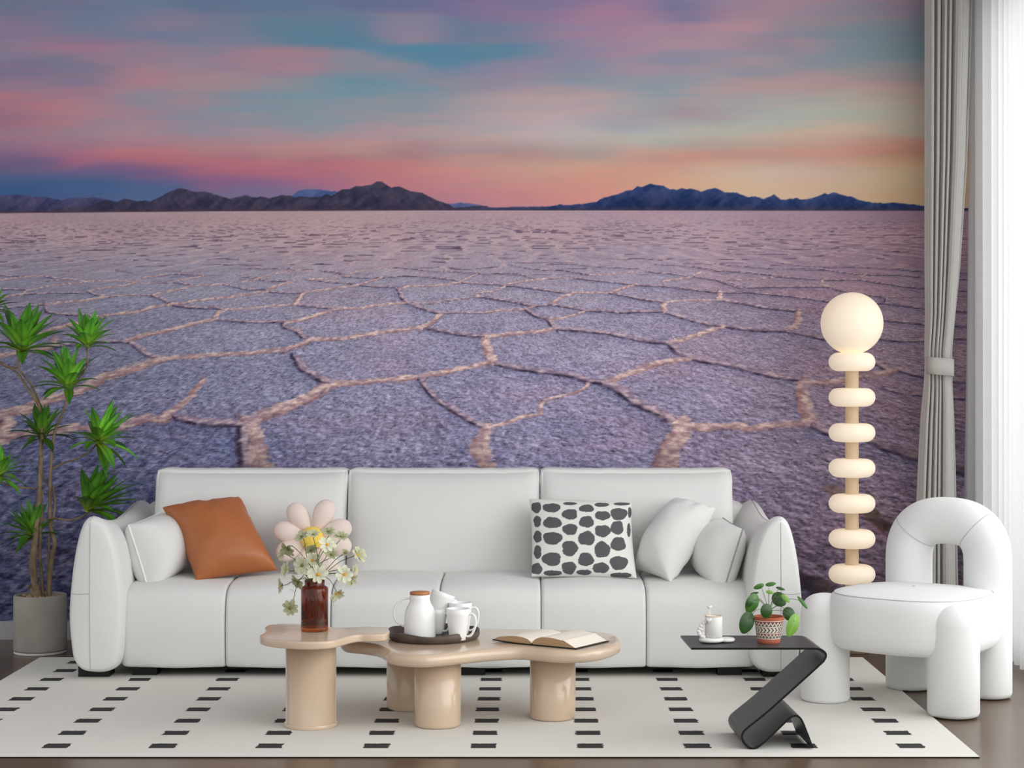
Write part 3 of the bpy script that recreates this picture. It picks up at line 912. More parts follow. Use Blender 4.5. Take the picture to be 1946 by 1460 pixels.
    r1 = nt.nodes.new('ShaderNodeMapRange'); r1.inputs['From Min'].default_value = 0.36; r1.inputs['From Max'].default_value = 0.66; r1.inputs['To Min'].default_value = -0.34; r1.inputs['To Max'].default_value = 0.30
    r2 = nt.nodes.new('ShaderNodeMapRange'); r2.inputs['From Min'].default_value = 0.3; r2.inputs['From Max'].default_value = 0.48; r2.inputs['To Min'].default_value = -0.42; r2.inputs['To Max'].default_value = 0.03
    nt.links.new(n1.outputs['Fac'], r1.inputs['Value']); nt.links.new(n2.outputs['Fac'], r2.inputs['Value'])
    ad = nt.nodes.new('ShaderNodeMath'); ad.operation = 'ADD'; nt.links.new(r1.outputs[0], ad.inputs[0]); nt.links.new(r2.outputs[0], ad.inputs[1])
    ml = nt.nodes.new('ShaderNodeMath'); ml.operation = 'MULTIPLY_ADD'; ml.inputs[2].default_value = 1.0
    nt.links.new(ad.outputs[0], ml.inputs[0]); nt.links.new(sep.outputs['Z'], ml.inputs[1])
    sc = nt.nodes.new('ShaderNodeVectorMath'); sc.operation = 'SCALE'
    nt.links.new(at.outputs['Color'], sc.inputs[0]); nt.links.new(ml.outputs[0], sc.inputs['Scale'])
    nt.links.new(sc.outputs[0], b.inputs['Base Color'])
    me.materials.append(m)
    tag(o, 'wall mural print of cracked salt flat ridges, dark mountains and a pink sunset sky', 'mural')
build_mural()
# ------------------------------------------------------------------ materials of the furniture
m_fabric = mat('white_bouclette', lin(222, 222, 220), 0.85, 0.15, bump=0.12, bscale=500, sheen=0.15)
m_seam = mat('seam_shadow_thread', lin(186, 186, 186), 0.9, 0.1)
m_pipe = mat('pale_piping', lin(236, 236, 234), 0.8, 0.15)
m_gpipe = mat('grey_piping', lin(162, 163, 164), 0.8, 0.15)
m_black = mat('black_wood', lin(26, 26, 26), 0.5, 0.3)
m_chair = mat('white_chair_fabric', lin(226, 226, 225), 0.85, 0.15, bump=0.1, bscale=500, sheen=0.1)

# ------------------------------------------------------------------ rug
def build_rug():
    m = bpy.data.materials.new('cream_rug_with_dashes'); m.use_nodes = True
    nt = m.node_tree; b = nt.nodes['Principled BSDF']
    b.inputs['Roughness'].default_value = 0.95; b.inputs['Specular IOR Level'].default_value = 0.1
    tc = nt.nodes.new('ShaderNodeTexCoord'); sp = nt.nodes.new('ShaderNodeSeparateXYZ')
    nz = nt.nodes.new('ShaderNodeTexNoise'); nz.inputs['Scale'].default_value = 90; nz.inputs['Detail'].default_value = 3
    nt.links.new(tc.outputs['Object'], nz.inputs['Vector'])
    nt.links.new(tc.outputs['Object'], sp.inputs[0])
    def M(op, a, b_=None, c=None):
        n = nt.nodes.new('ShaderNodeMath'); n.operation = op
        for i, k in enumerate((a, b_, c)):
            if k is None: continue
            if isinstance(k, (int, float)): n.inputs[i].default_value = k
            else: nt.links.new(k, n.inputs[i])
        return n.outputs[0]
    jx = M('MULTIPLY', M('SUBTRACT', nz.outputs['Fac'], 0.5), 0.022)
    x = M('ADD', M('ADD', sp.outputs['X'], jx), 1.8385 + 0.041)      # dash columns every 34 cm
    y = M('ADD', sp.outputs['Y'], -5.706 + 0.036)
    fx = M('MODULO', M('ADD', x, 10 * 0.3405), 0.3405)
    fy = M('MODULO', M('ADD', y, 10 * 0.2045), 0.2045)
    inx = M('LESS_THAN', fx, 0.082)
    iny = M('LESS_THAN', M('ADD', fy, M('MULTIPLY', jx, 0.5)), 0.070)
    lim = M('MULTIPLY', M('LESS_THAN', sp.outputs['X'], 1.33), M('GREATER_THAN', sp.outputs['Y'], 5.62))
    f = M('MULTIPLY', M('MULTIPLY', inx, iny), lim)
    mix = nt.nodes.new('ShaderNodeMix'); mix.data_type = 'RGBA'
    mix.inputs['A'].default_value = lin(218, 215, 208); mix.inputs['B'].default_value = lin(62, 60, 61)
    nt.links.new(f, mix.inputs['Factor'])
    nt.links.new(mix.outputs['Result'], b.inputs['Base Color'])
    bp = nt.nodes.new('ShaderNodeBump'); bp.inputs['Strength'].default_value = 0.15; bp.inputs['Distance'].default_value = 0.003
    nt.links.new(nz.outputs['Fac'], bp.inputs['Height']); nt.links.new(bp.outputs['Normal'], b.inputs['Normal'])
    md = mat('rug_dark_edge', lin(34, 31, 30), 0.9, 0.1)
    x0, x1, y0, y1 = -2.03, 1.405, 5.543, 7.47
    v, fc = box(x0, x1, y0, y1, 0.0, 0.004)
    mbk = MB(); mbk.add(v, fc[1:2], 0); mbk.add(v, [fc[0]] + fc[2:], 1)
    o = mbk.build('rug', [m, md], smooth=False)
    tag(o, 'large cream rug with rows of small black dashes lying under the sofa and tables', 'rug')
build_rug()

# ------------------------------------------------------------------ sofa
RUGZ = 0.004
def build_sofa():
    so = thing('sofa', (-0.35, 7.35, RUGZ), 'long white three-seat upholstered sofa standing in front of the salt flat mural', 'sofa')
    bx = [-1.585, -1.174, -0.762, -0.338, 0.058, 0.469, 0.90]
    prof = []          # (y, z) section of one seat block
    pts = [(7.012, 0.045), (6.984, 0.055), (6.972, 0.085), (6.968, 0.12), (6.965, 0.20), (6.975, 0.285), (7.0, 0.33), (7.045, 0.353), (7.13, 0.364), (7.3, 0.368), (7.6, 0.365), (7.72, 0.355), (7.74, 0.3), (7.74, 0.06), (7.70, 0.044), (7.3, 0.042), (7.06, 0.042)]
    prof = catmull(pts, 4, closed=True)
    for i in range(6):
        xa, xb = bx[i] + 0.001, bx[i + 1] - 0.001
        rl = 0.036 if i == 0 else 0.016
        rr = 0.036 if i == 5 else 0.016
        rings = []
        for k in range(6):
            a = math.pi / 2 * k / 5
            rings.append((xa + rl - rl * math.cos(a), rl - rl * math.sin(a)))
        for k in range(1, 8):
            rings.append((xa + rl + (xb - xa - rl - rr) * k / 8, -0.010 * math.sin(math.pi * k / 8)))
        for k in range(5, -1, -1):
            a = math.pi / 2 * k / 5
            rings.append((xb - rr + rr * math.cos(a), rr - rr * math.sin(a)))
        v, f = sweep(prof, rings, lambda a, b, t: (t, a, b if b > 0.1 or b < 0.042 else 0.042 + (b - 0.042) ** 2 / 0.058))
        MB().add(v, f).build('seat_cushion', m_fabric, so)
    for i, (xa, xb) in enumerate([(-1.557, -0.752), (-0.749, 0.055), (0.06, 0.866)]):
        cx, hx = (xa + xb) / 2, (xb - xa) / 2
        def warp(q, p, i=i):
            # lean back, pinch of the top seam, small folds beneath the top edge
            z = p[2]
            q = np.array(q)
            q[1] += 0.065 * (z * 0.5 + 0.5)
            q[1] *= 1.0
            top = max(0.0, z) ** 2
            q[1] += (0.055 * top * (-math.copysign(1, p[1]))) * abs(p[1])
            q[2] += 0.0012 * math.sin(p[0] * 27 + i) * max(0, z) ** 12 * (1 - p[0] ** 8)
            q[1] += 0.012 * float(fbm(p[0] * 1.6 + i * 5, z * 1.4, 9, 2))
            q[1] -= 0.006 * float(fbm(p[0] * 7 + i * 5, z * 1.2, 19, 2)) * max(0, -z) ** 2
            return q
        v, f = softbox((cx, 7.54, 0.555), (hx, 0.13, 0.228), 0.05, 24, bulge=(0.0, 0.045, 0.004), ears=0.012, fn=warp)
        MB().add(v, f).build('back_cushion', m_fabric, so)
    # back panel, padded, showing at both ends behind the arms
    v, f = softbox((-0.35, 7.80, 0.34), (1.315, 0.095, 0.305), 0.09, 16, bulge=(0.02, 0.02, 0.02))
    mbk = MB(); mbk.add(v, f, 0)
    mbk.build('back_panel', m_fabric, so)
    # arms: leaf-shaped section, padded front with a centre seam and a cross seam
    D0 = 6.95
    prof_px = [(177, 981), (160, 994), (147, 1036), (138, 1095), (133, 1165), (137, 1225), (143, 1254), (158, 1272), (180, 1277), (205, 1276), (225, 1264), (234, 1235), (237, 1170), (235, 1110), (226, 1050), (214, 1012), (198, 990)]
    sec = [((px - CX) * D0 / F, H - (py - CY) * D0 / F) for px, py in prof_px]
    for s in (0, 1):
        pts = sec if s == 0 else [(-0.70 - x, z) for x, z in sec]
        # tighten the peak
        cp = catmull(pts, 5, closed=True)
        rings = []
        r = 0.06
        for k in range(7):
            a = math.pi / 2 * k / 6
            rings.append((6.905 + r - r * math.cos(a), (r - r * math.sin(a)) * 0.36))
        for k in range(1, 9):
            rings.append((6.965 + (7.80 - 6.965) * k / 9, 0.0))
        for k in range(6, -1, -1):
            a = math.pi / 2 * k / 6
            rings.append((7.80 + 0.06 * math.cos(a), 0.06 - 0.06 * math.sin(a)))
        def place(a, b, t):
            dip = 0.045 * max(0, math.sin(math.pi * min(1, max(0, (t - 6.95) / 0.80)))) * max(0, (b - 0.45) / 0.18)
            return (a, t, b - dip)
        v, f = sweep(cp, rings, place, capn=8, cap_bulge=(0.012, 0.0))
        MBk = MB(); MBk.add(v, f, 0)
        arm = MBk.build('arm', [m_fabric], so)
        # seams
        xm = pts[0][0]
        vs = MB()
        seam = [(xm, 7.3, 0.605), (xm, 7.02, 0.632), (xm, 6.955, 0.632), (xm, 6.918, 0.605)]
        for k in range(13):
            z = 0.59 - k / 12 * 0.50
            seam.append((xm, 0, z))
        from mathutils.bvhtree import BVHTree
        bv = BVHTree.FromPolygons([Vector(q) for q in v], f)
        def on_front(x, z):
            h = bv.ray_cast(Vector((x, 6.5, z)), Vector((0, 1, 0)))
            return None if h[0] is None else (x, h[0].y - 0.0005, z)
        line = [q for q in (on_front(xm, z) for z in np.linspace(0.625, 0.045, 40)) if q]
        vs.add(*tube(line, 0.0017, 6))
        xo = min(p[0] for p in pts) if s == 0 else max(p[0] for p in pts)
        zc = H - (1127 - CY) * D0 / F
        line = [q for q in (on_front(x, zc + 0.004 * abs(k - 10) / 10) for k, x in enumerate(np.linspace(xm, xo, 22))) if q]
        vs.add(*tube(line, 0.0014, 6))
        def on_top(x, y):
            h = bv.ray_cast(Vector((x, y, 1.0)), Vector((0, 0, -1)))
            return None if h[0] is None else (x, y, h[0].z + 0.0005)
        line = [q for q in (on_top(xm, y) for y in np.linspace(6.93, 7.8, 30)) if q]
        vs.add(*tube(line, 0.0016, 6))
        sm = vs.build('seam', m_seam, arm)
    for x, y in ((-1.50, 7.03), (-0.21, 7.03), (0.80, 7.03), (-1.50, 7.7), (-0.21, 7.7), (0.80, 7.7)):
        MB().add(*box(x - 0.048, x + 0.048, y, y + 0.07, RUGZ, 0.05)).build('leg', m_black, so, smooth=False)
    for x in (-1.69, 0.985):
        v, f = slab([(x - 0.06, 6.99), (x + 0.06, 6.99), (x + 0.06, 7.09), (x - 0.06, 7.09)], [(0, RUGZ), (0, 0.045)])
        MB().add(v, f).build('leg', m_black, so, smooth=False)
    # dark dust cover beneath the seat
    MB().add(*box(-1.55, 0.87, 7.06, 7.72, 0.028, 0.05)).build('underside', m_black, so, smooth=False)
build_sofa()

# ------------------------------------------------------------------ cushions lying on the sofa
def cushion(name, label, corners, thick, material, org, pinch=0.06, n=22, q=0.5, wrinkle=0.0, seed=1, fb=0.5, colfn=None, piping=None, pr=0.005, group=None):
    v, f, c, loop = quad_pillow(*corners, thick, pinch, n, q, wrinkle, seed, fb, colfn)
    o = MB().add(v, f, 0, c).build(name, material, org=org, colors=colfn is not None)
    tag(o, label, 'cushion', group)
    if piping:
        MB().add(*tube(loop, pr, 8, closed=True)).build('piping', piping, o)
    return o

m_leather = mat('tan_leather', lin(172, 102, 58), 0.42, 0.4, bump=0.12, bscale=60, vary=0.05, vscale=9)
cushion('cushion', 'tan brown leather square cushion leaning against the sofa back on the left',
        (P(373, 1104, 7.10), P(527, 1084, 7.22), P(457, 947, 7.40), P(309, 965, 7.32)), 0.19, m_leather, P(450, 1095, 7.2), pinch=0.07, n=34, q=0.42, wrinkle=0.035, seed=5, fb=0.6)
cushion('cushion', 'plump white cushion with white piping propped against the left sofa arm',
        (P(282, 1121, 7.08), P(335, 1092, 7.42), P(303, 975, 7.46), P(244, 999, 7.12)), 0.25, m_fabric, P(300, 1105, 7.2), pinch=0.03, n=26, q=0.36, fb=0.66, wrinkle=0.01, piping=m_pipe, pr=0.004)
cushion('cushion', 'soft plain white cushion slumped beside the dotted cushion',
        (P(1203, 1080, 7.26), P(1273, 1106, 7.08), P(1359, 967, 7.24), P(1290, 951, 7.42)), 0.2, m_fabric, P(1250, 1098, 7.2), pinch=0.05, n=28, q=0.42, wrinkle=0.03, seed=12, fb=0.6)
cushion('cushion', 'small white cushion with grey piping leaning on the right sofa arm',
        (P(1326, 1085, 7.40), P(1374, 1129, 7.06), P(1412, 1005, 7.10), P(1374, 985, 7.36)), 0.20, m_fabric, P(1370, 1120, 7.15), pinch=0.035, n=26, q=0.4, wrinkle=0.016, seed=22, fb=0.62, piping=m_gpipe, pr=0.0035)

DOTS = [(192,340,33,36),(287,342,60,30),(400,316,46,10),(502,345,50,25),(592,323,48,14),(718,318,55,10),(400,382,52,35),(600,390,52,30),(700,380,56,40),(768,370,12,36),(198,425,25,38),(290,433,62,37),(502,428,50,38),(400,475,50,37),(600,485,54,40),(690,465,43,46),(762,480,12,46),(200,520,27,40),(292,530,64,42),(502,530,56,47),(398,592,52,52),(598,600,52,54),(697,565,50,46),(200,615,25,46),(287,658,63,45),(497,660,52,45),(393,712,48,42),(590,712,55,35),(700,682,60,46),(195,718,36,38),(290,744,62,18),(487,740,50,18),(712,758,72,18)]
def dot_col(u, v, side, pos=None):
    white, grey = lin(230, 229, 224), lin(92, 92, 95)
    if side < 0: return white
    px, py = CX + pos[0] * F / pos[1], CY + (H - pos[2]) * F / pos[1]
    x, y = (px - 960) * 3.243, (py - 860) * 3.243
    for cx, cy, rx, ry in DOTS:
        a = math.atan2(y - cy, x - cx)
        w = 1 + 0.05 * math.sin(3 * a + cx) + 0.04 * math.sin(5 * a + cy)
        if (abs((x - cx) / rx / w)) ** 2.2 + (abs((y - cy) / ry / w)) ** 2.2 < 0.84:
            return grey
    return white
m_dots = mat('dotted_cotton', (1, 1, 1, 1), 0.8, 0.15, bump=0.1, bscale=400, attr='Col')
cushion('cushion', 'square white cushion printed with dark grey pebble dots', (P(1010, 1096, 7.16), P(1210, 1099, 7.14), P(1200, 957, 7.36), P(1006, 949, 7.36)), 0.13, m_dots,
        P(1108, 1095, 7.2), pinch=0.03, n=200, q=0.4, fb=0.6, colfn=dot_col)

def build_daisy():
    c = P(594, 1022, 7.26)
    m_pet = mat('blush_velvet', lin(232, 214, 205), 0.85, 0.15, sheen=0.2, bump=0.08, bscale=300)
    m_yel = mat('yellow_velvet', lin(240, 206, 96), 0.8, 0.15, sheen=0.1)
    t = thing('flower_cushion', (c.x, c.y, 0.37), 'daisy-shaped blush cushion with yellow centre behind the flower vase', 'cushion')
    for a in (17, 66, 124, 168, 208, 255, 302, 344):
        a = math.radians(a)
        ux, uz = math.cos(a), math.sin(a)
        verts, faces = [], []
        n, m = 18, 20
        L = 0.163
        for i in range(n + 1):
            s = i / n
            d = 0.02 + (L - 0.02) * (0.5 - 0.5 * math.cos(math.pi * s))
            q = (d - 0.02) / (L - 0.02)
            w = 0.053 * (math.sin(math.pi * min(1, q ** 0.9 * 0.99)) ** 0.5) * (0.42 + 0.72 * q)
            if i in (0, n): w = 0.0008
            for k in range(m):
                th = 2 * math.pi * k / m
                verts.append((c.x + ux * d - uz * w * math.cos(th), c.y + 0.006 - 0.85 * w * math.sin(th) + 0.02 * (d * uz / L), c.z + uz * d + ux * w * math.cos(th)))
        for i in range(n):
            for k in range(m):
                faces.append((i * m + k, i * m + (k + 1) % m, (i + 1) * m + (k + 1) % m, (i + 1) * m + k))
        MB().add(verts, faces).build('petal', m_pet, t)
    v, f = softbox((c.x, c.y - 0.025, c.z), (0.047, 0.03, 0.047), 0.0299, 12)
    v = []
    faces = []
    n, m = 10, 28
    for i in range(n + 1):
        ph = -math.pi / 2 + math.pi * i / n
        for k in range(m):
            th = 2 * math.pi * k / m
            v.append((c.x + 0.047 * math.cos(ph) * math.cos(th), c.y - 0.022 - 0.034 * math.sin(ph), c.z + 0.047 * math.cos(ph) * math.sin(th)))
    for i in range(n):
        for k in range(m):
            faces.append((i * m + k, i * m + (k + 1) % m, (i + 1) * m + (k + 1) % m, (i + 1) * m + k))
    MB().add(v, faces).build('flower_centre', m_yel, t)
build_daisy()

# ------------------------------------------------------------------ the two nesting coffee tables
m_lacq = mat('beige_lacquer', lin(204, 180, 156), 0.2, 0.5, coat=0.3)
def leg_mesh(c, r, z0, z1, plinth=False):
    p = [(0.0005, z0), (r - 0.008, z0), (r - 0.002, z0 + 0.003), (r, z0 + 0.01), (r, z1)]
    if plinth:
        p = [(0.0005, z0), (r + 0.004, z0), (r + 0.005, z0 + 0.003), (r + 0.005, z0 + 0.013), (r + 0.003, z0 + 0.015), (r, z0 + 0.016), (r, z1)]
    p.append((0.0005, z1))
    return lathe(p, (c[0], c[1], 0), 56)
def px_outline(pts, z):
    return smooth_outline([np.array(PZ(x, y, z)[:2]) for x, y in pts], 6)

def build_tables():
    zt = 0.316
    t = thing('coffee_table', (PZ(591, 1390, 0).x, 6.03, RUGZ), 'taller beige lacquered coffee table with one thick round leg, holding the amber vase', 'coffee table')
    out = px_outline([(493, 1208), (503, 1213.5), (535, 1218), (580, 1220.5), (628, 1218.5), (655, 1212), (680, 1206.5), (708, 1206), (732, 1204.5), (740, 1200), (737, 1195), (715, 1191.5), (690, 1191), (662, 1192), (635, 1192), (605, 1189), (565, 1185.5), (530, 1185.5), (510, 1188), (503, 1192), (506, 1197), (502, 1202)], zt)
    v, f = slab(out, round_prof(zt - 0.026, zt, 0.006))
    MB().add(v, f).build('table_top', m_lacq, t)
    MB().add(*leg_mesh(((591 - CX) * 6.03 / F, 6.03), 0.0848, RUGZ, zt - 0.024, True)).build('leg', m_lacq, t)
    zt = 0.268
    t = thing('coffee_table', (0.0, 6.15, RUGZ), 'lower beige lacquered coffee table with three round legs, holding the tray and book', 'coffee table')
    out = px_outline([(646, 1217), (651, 1229), (683, 1233), (712, 1238), (728, 1246), (740, 1252.5), (770, 1257), (813, 1258), (868, 1253), (924, 1247), (979, 1243.5), (1009, 1245), (1053, 1249), (1109, 1249), (1150, 1243.5), (1176, 1234), (1181, 1225), (1172, 1217.5), (1146, 1212), (1080, 1208), (1000, 1206), (913, 1205), (850, 1204), (760, 1202), (690, 1202), (655, 1207)], zt - 0.021)
    v, f = slab(out, round_prof(zt - 0.043, zt, 0.02, 7))
    MB().add(v, f).build('table_top', m_lacq, t)
    for px, d in ((832, 6.034), (1050.5, 6.165), (777, 6.34)):
        MB().add(*leg_mesh(((px - CX) * d / F, d), 0.0785, RUGZ, zt - 0.04)).build('leg', m_lacq, t)
build_tables()

# ------------------------------------------------------------------ on the tall table: amber vase with cosmos
def build_vase():
    m = bpy.data.materials.new('amber_glass'); m.use_nodes = True
    b = m.node_tree.nodes['Principled BSDF']
    b.inputs['Base Color'].default_value = (0.42, 0.10, 0.02, 1)
    b.inputs['Transmission Weight'].default_value = 0.92
    b.inputs['Roughness'].default_value = 0.03
    b.inputs['IOR'].default_value = 1.45
    d = 6.085
    c = ((598 - CX) * d / F, d, 0.316)
    r = 0.0465
    outer = [(0.001, 0.0), (r - 0.004, 0.0), (r - 0.001, 0.002), (r, 0.006), (r, 0.14), (r - 0.001, 0.146), (r - 0.006, 0.151), (r - 0.012, 0.154), (r - 0.0125, 0.158), (r - 0.012, 0.172), (r - 0.0135, 0.1735)]
    inner = [(r - 0.016, 0.172), (r - 0.016, 0.155), (r - 0.008, 0.146), (r - 0.0045, 0.138), (r - 0.0045, 0.014), (0.001, 0.012)]
    v, f = lathe(outer + inner, c, 56)
    o = MB().add(v, f).build('vase', m, org=c)
    tag(o, 'amber brown glass bottle vase full of cosmos flowers on the taller table', 'vase')
    return c
VASE = build_vase()

m_cpet = mat('cosmos_petal', (1, 1, 1, 1), 0.7, 0.2, attr='Col')
m_cstem = mat('cosmos_stem', lin(92, 112, 62), 0.6, 0.2, vary=0.15)
m_ccen = mat('cosmos_centre', lin(226, 160, 40), 0.8, 0.1, bump=0.4, bscale=900)
m_colive = mat('cosmos_centre_olive', lin(120, 112, 60), 0.8, 0.1)
def cosmos(zx, zy, rad, az, el, label, shade=0.0, centre=None, depth=0.0, openness=0.25, seed=0, spr=None):
    """zx, zy: place of the head in a 4.867x view of the photograph from (480, 930); az/el: facing (0,0 = to the camera)"""
    rs = random.Random(seed)
    d = 6.085 + depth
    c = P(480 + zx / 4.867, 930 + zy / 4.867, d)
    R = rad * 1.14 / 4.867 * d / F
    n = Vector((math.sin(az) * math.cos(el), -math.cos(az) * math.cos(el), math.sin(el)))
    up = Vector((0, 0, 1)) if abs(n.z) < 0.9 else Vector((1, 0, 0))
    a = up.cross(n).normalized(); b = n.cross(a)
    t = thing('cosmos_flower', c, label, 'flower', 'cosmos flowers in the amber vase')
    mbp = MB()
    c0 = np.array(lin(226, 226, 202)[:3]); c1 = np.array(lin(150, 152, 110)[:3])
    np_ = 8
    for k in range(np_):
        th = 2 * math.pi * k / np_ + rs.uniform(-0.12, 0.12) + seed
        dirv = a * math.cos(th) + b * math.sin(th)
        sd = n.cross(dirv)
        verts, cols = [], []
        L = R * rs.uniform(0.84, 1.1)
        lift = openness + rs.uniform(-0.22, 0.25)
        for i in range(8):
            s = i / 7
            w = L * 0.262 * (math.sin(math.pi * (0.06 + 0.74 * s)) ** 0.8) * (1.05 if s < 0.98 else 0.9)
            out = L * (0.08 + 0.92 * s)
            hgt = L * (lift * s - 0.28 * lift * s * s * 2 + 0.0)
            for j in range(5):
                q = (j - 2) / 2
                notch = (0.05 * L * math.cos(q * 5) if i == 7 else 0)
                verts.append(c + dirv * (out - notch * 0.8 - 0.05 * L * q * q * s) + sd * (w * q) + n * (hgt + 0.10 * w * q * q - 0.03 * L * (j % 2)))
                mixf = min(1, max(0, shade + 0.35 * (1 - s) + 0.12 * (j % 2)))
                cc = c0 * (1 - mixf) + c1 * mixf
                cols.append((cc[0], cc[1], cc[2], 1))
        faces = [(i * 5 + j, i * 5 + j + 1, (i + 1) * 5 + j + 1, (i + 1) * 5 + j) for i in range(7) for j in range(4)]
        mbp.add(verts, faces, 0, cols)
    mbp.build('petals', m_cpet, t, colors=True)
    cv, cf = [], []
    for i in range(6):
        ph = math.pi / 2 * i / 5
        for k in range(12):
            th = 2 * math.pi * k / 12
            cv.append(c + (a * math.cos(th) + b * math.sin(th)) * (R * 0.17 * math.cos(ph)) + n * (R * (0.03 + 0.14 * math.sin(ph))))
    cf = [(i * 12 + k, i * 12 + (k + 1) % 12, (i + 1) * 12 + (k + 1) % 12, (i + 1) * 12 + k) for i in range(5) for k in range(12)]
    MB().add(cv, cf).build('flower_centre', centre or m_ccen, t)
    # stem: out of the mouth of the vase to the back of the head
    mouth = Vector((VASE[0] + rs.uniform(-0.022, 0.022), VASE[1] + rs.uniform(-0.02, 0.02), VASE[2] + 0.165))
    foot = Vector((VASE[0] + rs.uniform(-0.03, 0.03), VASE[1] + rs.uniform(-0.03, 0.03), VASE[2] + 0.03))
    end = c - n * R * 0.05
    pre = c - n * R * 0.7
    mid = mouth.lerp(pre, 0.5) + Vector((rs.uniform(-.006, .006), rs.uniform(-.006, .006), 0.018))
    if c.z < mouth.z:
        mid = Vector((mouth.x * 0.45 + pre.x * 0.55, mouth.y - 0.03, mouth.z + 0.012))
    path = catmull([foot, mouth, mid, pre, end], 6)
    mbs = MB().add(*tube(path, 0.0012, 6))
    # calyx of small green sepals
    for k in range(6):
        th = k * math.pi / 3
        e = (a * math.cos(th) + b * math.sin(th))
        mbs.add(*tube([end, end + e * R * 0.22 - n * R * 0.04, end + e * R * 0.36 + n * R * 0.02], [0.0012, 0.0011, 0.0002], 5))
    if rs.random() < 0.7:     # thread-like leaf
        q = path[len(path) // 2 + 3]
        q = Vector(tuple(q))
        w = Vector((rs.uniform(-1, 1), rs.uniform(-.6, .2), rs.uniform(-.2, .6))) * 0.03
        mbs.add(*tube(catmull([q, q + w * 0.5 + Vector((0, 0, .004)), q + w], 4), 0.0005, 4))
    mbs.build('stem', m_cstem, t)
FL = [
 (605, 790, 82, 0.05, 0.05, 'pale cosmos with bright orange centre facing forward just above the vase mouth', 0.0, None, -0.055, 0.2),
 (690, 515, 72, 0.3, 0.55, 'pale cosmos with yellow centre facing up in front of the flower cushion', 0.0, None, -0.04, 0.3),
 (458, 705, 76, -0.3, 0.05, 'cosmos with olive centre facing forward, left of the orange-centred one', 0.25, m_colive, -0.05, 0.35),
 (330, 555, 72, -0.6, -0.5, 'greenish cosmos seen from behind at the upper left of the bouquet', 0.65, m_colive, -0.01, 0.5),
 (275, 600, 60, -0.9, 0.2, 'pale cosmos at the left edge of the bouquet, in front of a cushion petal', 0.35, None, 0.02, 0.3),
 (310, 745, 66, -0.9, 0.3, 'pale cosmos on the left of the bouquet, above the lowest-left pair', 0.25, None, 0.0, 0.5),
 (270, 890, 66, -1.1, -0.1, 'half-closed cosmos sticking out sideways furthest left of the bouquet', 0.45, None, -0.02, 0.6),
 (420, 855, 72, -0.7, -0.6, 'greenish cosmos tipped downwards beside the left of the vase mouth', 0.55, m_colive, -0.04, 0.5),
 (347, 1100, 76, -0.15, -0.1, 'olive cosmos drooping lowest, hanging left of the vase body', 0.6, m_colive, -0.05, 0.15),
 (780, 965, 72, 0.5, -0.75, 'pale cosmos drooping to the right of the vase shoulder', 0.3, None, -0.03, 0.55),
 (850, 790, 74, 0.2, 0.25, 'pale cosmos facing forward at the right of the bouquet', 0.05, None, -0.04, 0.4),
 (910, 835, 62, 0.8, -0.5, 'cosmos turned down at the lower right of the bouquet', 0.45, m_colive, 0.0, 0.5),
 (970, 605, 74, 0.9, 0.35, 'cosmos with raised petals furthest right in the bouquet', 0.45, None, -0.01, 0.65),
 (945, 745, 50, 1.2, 0.1, 'small cosmos seen edge-on at the right, below the furthest right bloom', 0.4, None, 0.02, 0.4),
 (815, 440, 62, 0.5, 0.9, 'cosmos seen from its side at the upper right of the bouquet', 0.6, m_colive, 0.01, 0.45),
 (700, 395, 66, 0.1, 1.1, 'topmost cosmos of the bouquet, its petals spread flat', 0.55, m_colive, 0.0, 0.35),
 (560, 420, 56, -0.1, 1.0, 'cosmos seen edge-on right in front of the yellow cushion centre', 0.35, m_colive, -0.02, 0.45),
 (455, 440, 68, -0.6, 0.9, 'cosmos at the upper left, left of the yellow cushion centre', 0.45, m_colive, -0.01, 0.4),
 (540, 570, 56, -0.2, 0.8, 'small green cosmos bud opening in the middle of the bouquet', 0.65, m_colive, 0.03, 0.8),
 (725, 610, 60, 0.4, 0.7, 'greenish cosmos right of centre in the bouquet', 0.6, m_colive, 0.0, 0.6),
 (555, 660, 66, 0.1, 0.35, 'pale cosmos in the centre of the bouquet, above the orange-centred one', 0.15, None, 0.0, 0.4),
 (850, 590, 34, 0.6, 0.5, 'tiny cosmos bud on a bent stem right of the bouquet centre', 0.6, m_colive, 0.02, 0.9),
]
for i, a in enumerate(FL):
    cosmos(*a, seed=i + 1)
# ------------------------------------------------------------------ on the low table
TZ = 0.268
m_tray = mat('dark_stained_wood', lin(84, 71, 63), 0.42, 0.35, vary=0.3, vscale=14, stretch=(1, 1, 0.15), bump=0.15, bscale=60)
m_china = mat('white_glazed_china', lin(236, 236, 234), 0.22, 0.5)
m_chinag = mat('white_matte_china', lin(228, 226, 222), 0.5, 0.3)
m_wlid = mat('oiled_wood_lid', lin(176, 118, 74), 0.5, 0.3, vary=0.2, vscale=20, stretch=(1, 6, 1))

def build_tray():
    d = 6.235
    c = ((823.5 - CX) * d / F, d, TZ)
    r = 0.1605
    p = [(0.001, 0.0), (r - 0.012, 0.0), (r - 0.004, 0.006), (r, 0.016), (r - 0.001, 0.029), (r - 0.006, 0.03), (r - 0.012, 0.014), (r - 0.02, 0.008), (0.001, 0.008)]
    verts, faces = lathe(p, c, 64)
    # hand-cut rim: slightly uneven
    verts = [((x - c[0]) * (1 + 0.012 * math.sin(3.1 * math.atan2(y - c[1], x - c[0]) + 1)) + c[0], y, z + (0.004 * math.sin(5 * math.atan2(y - c[1], x - c[0])) if z > TZ + 0.025 else 0)) for x, y, z in verts]
    o = MB().add(verts, faces).build('serving_tray', m_tray, org=c)
    tag(o, 'round dark wooden tray holding the jug and cups on the low table', 'tray')
    return c
TR = build_tray()
TF = TZ + 0.008

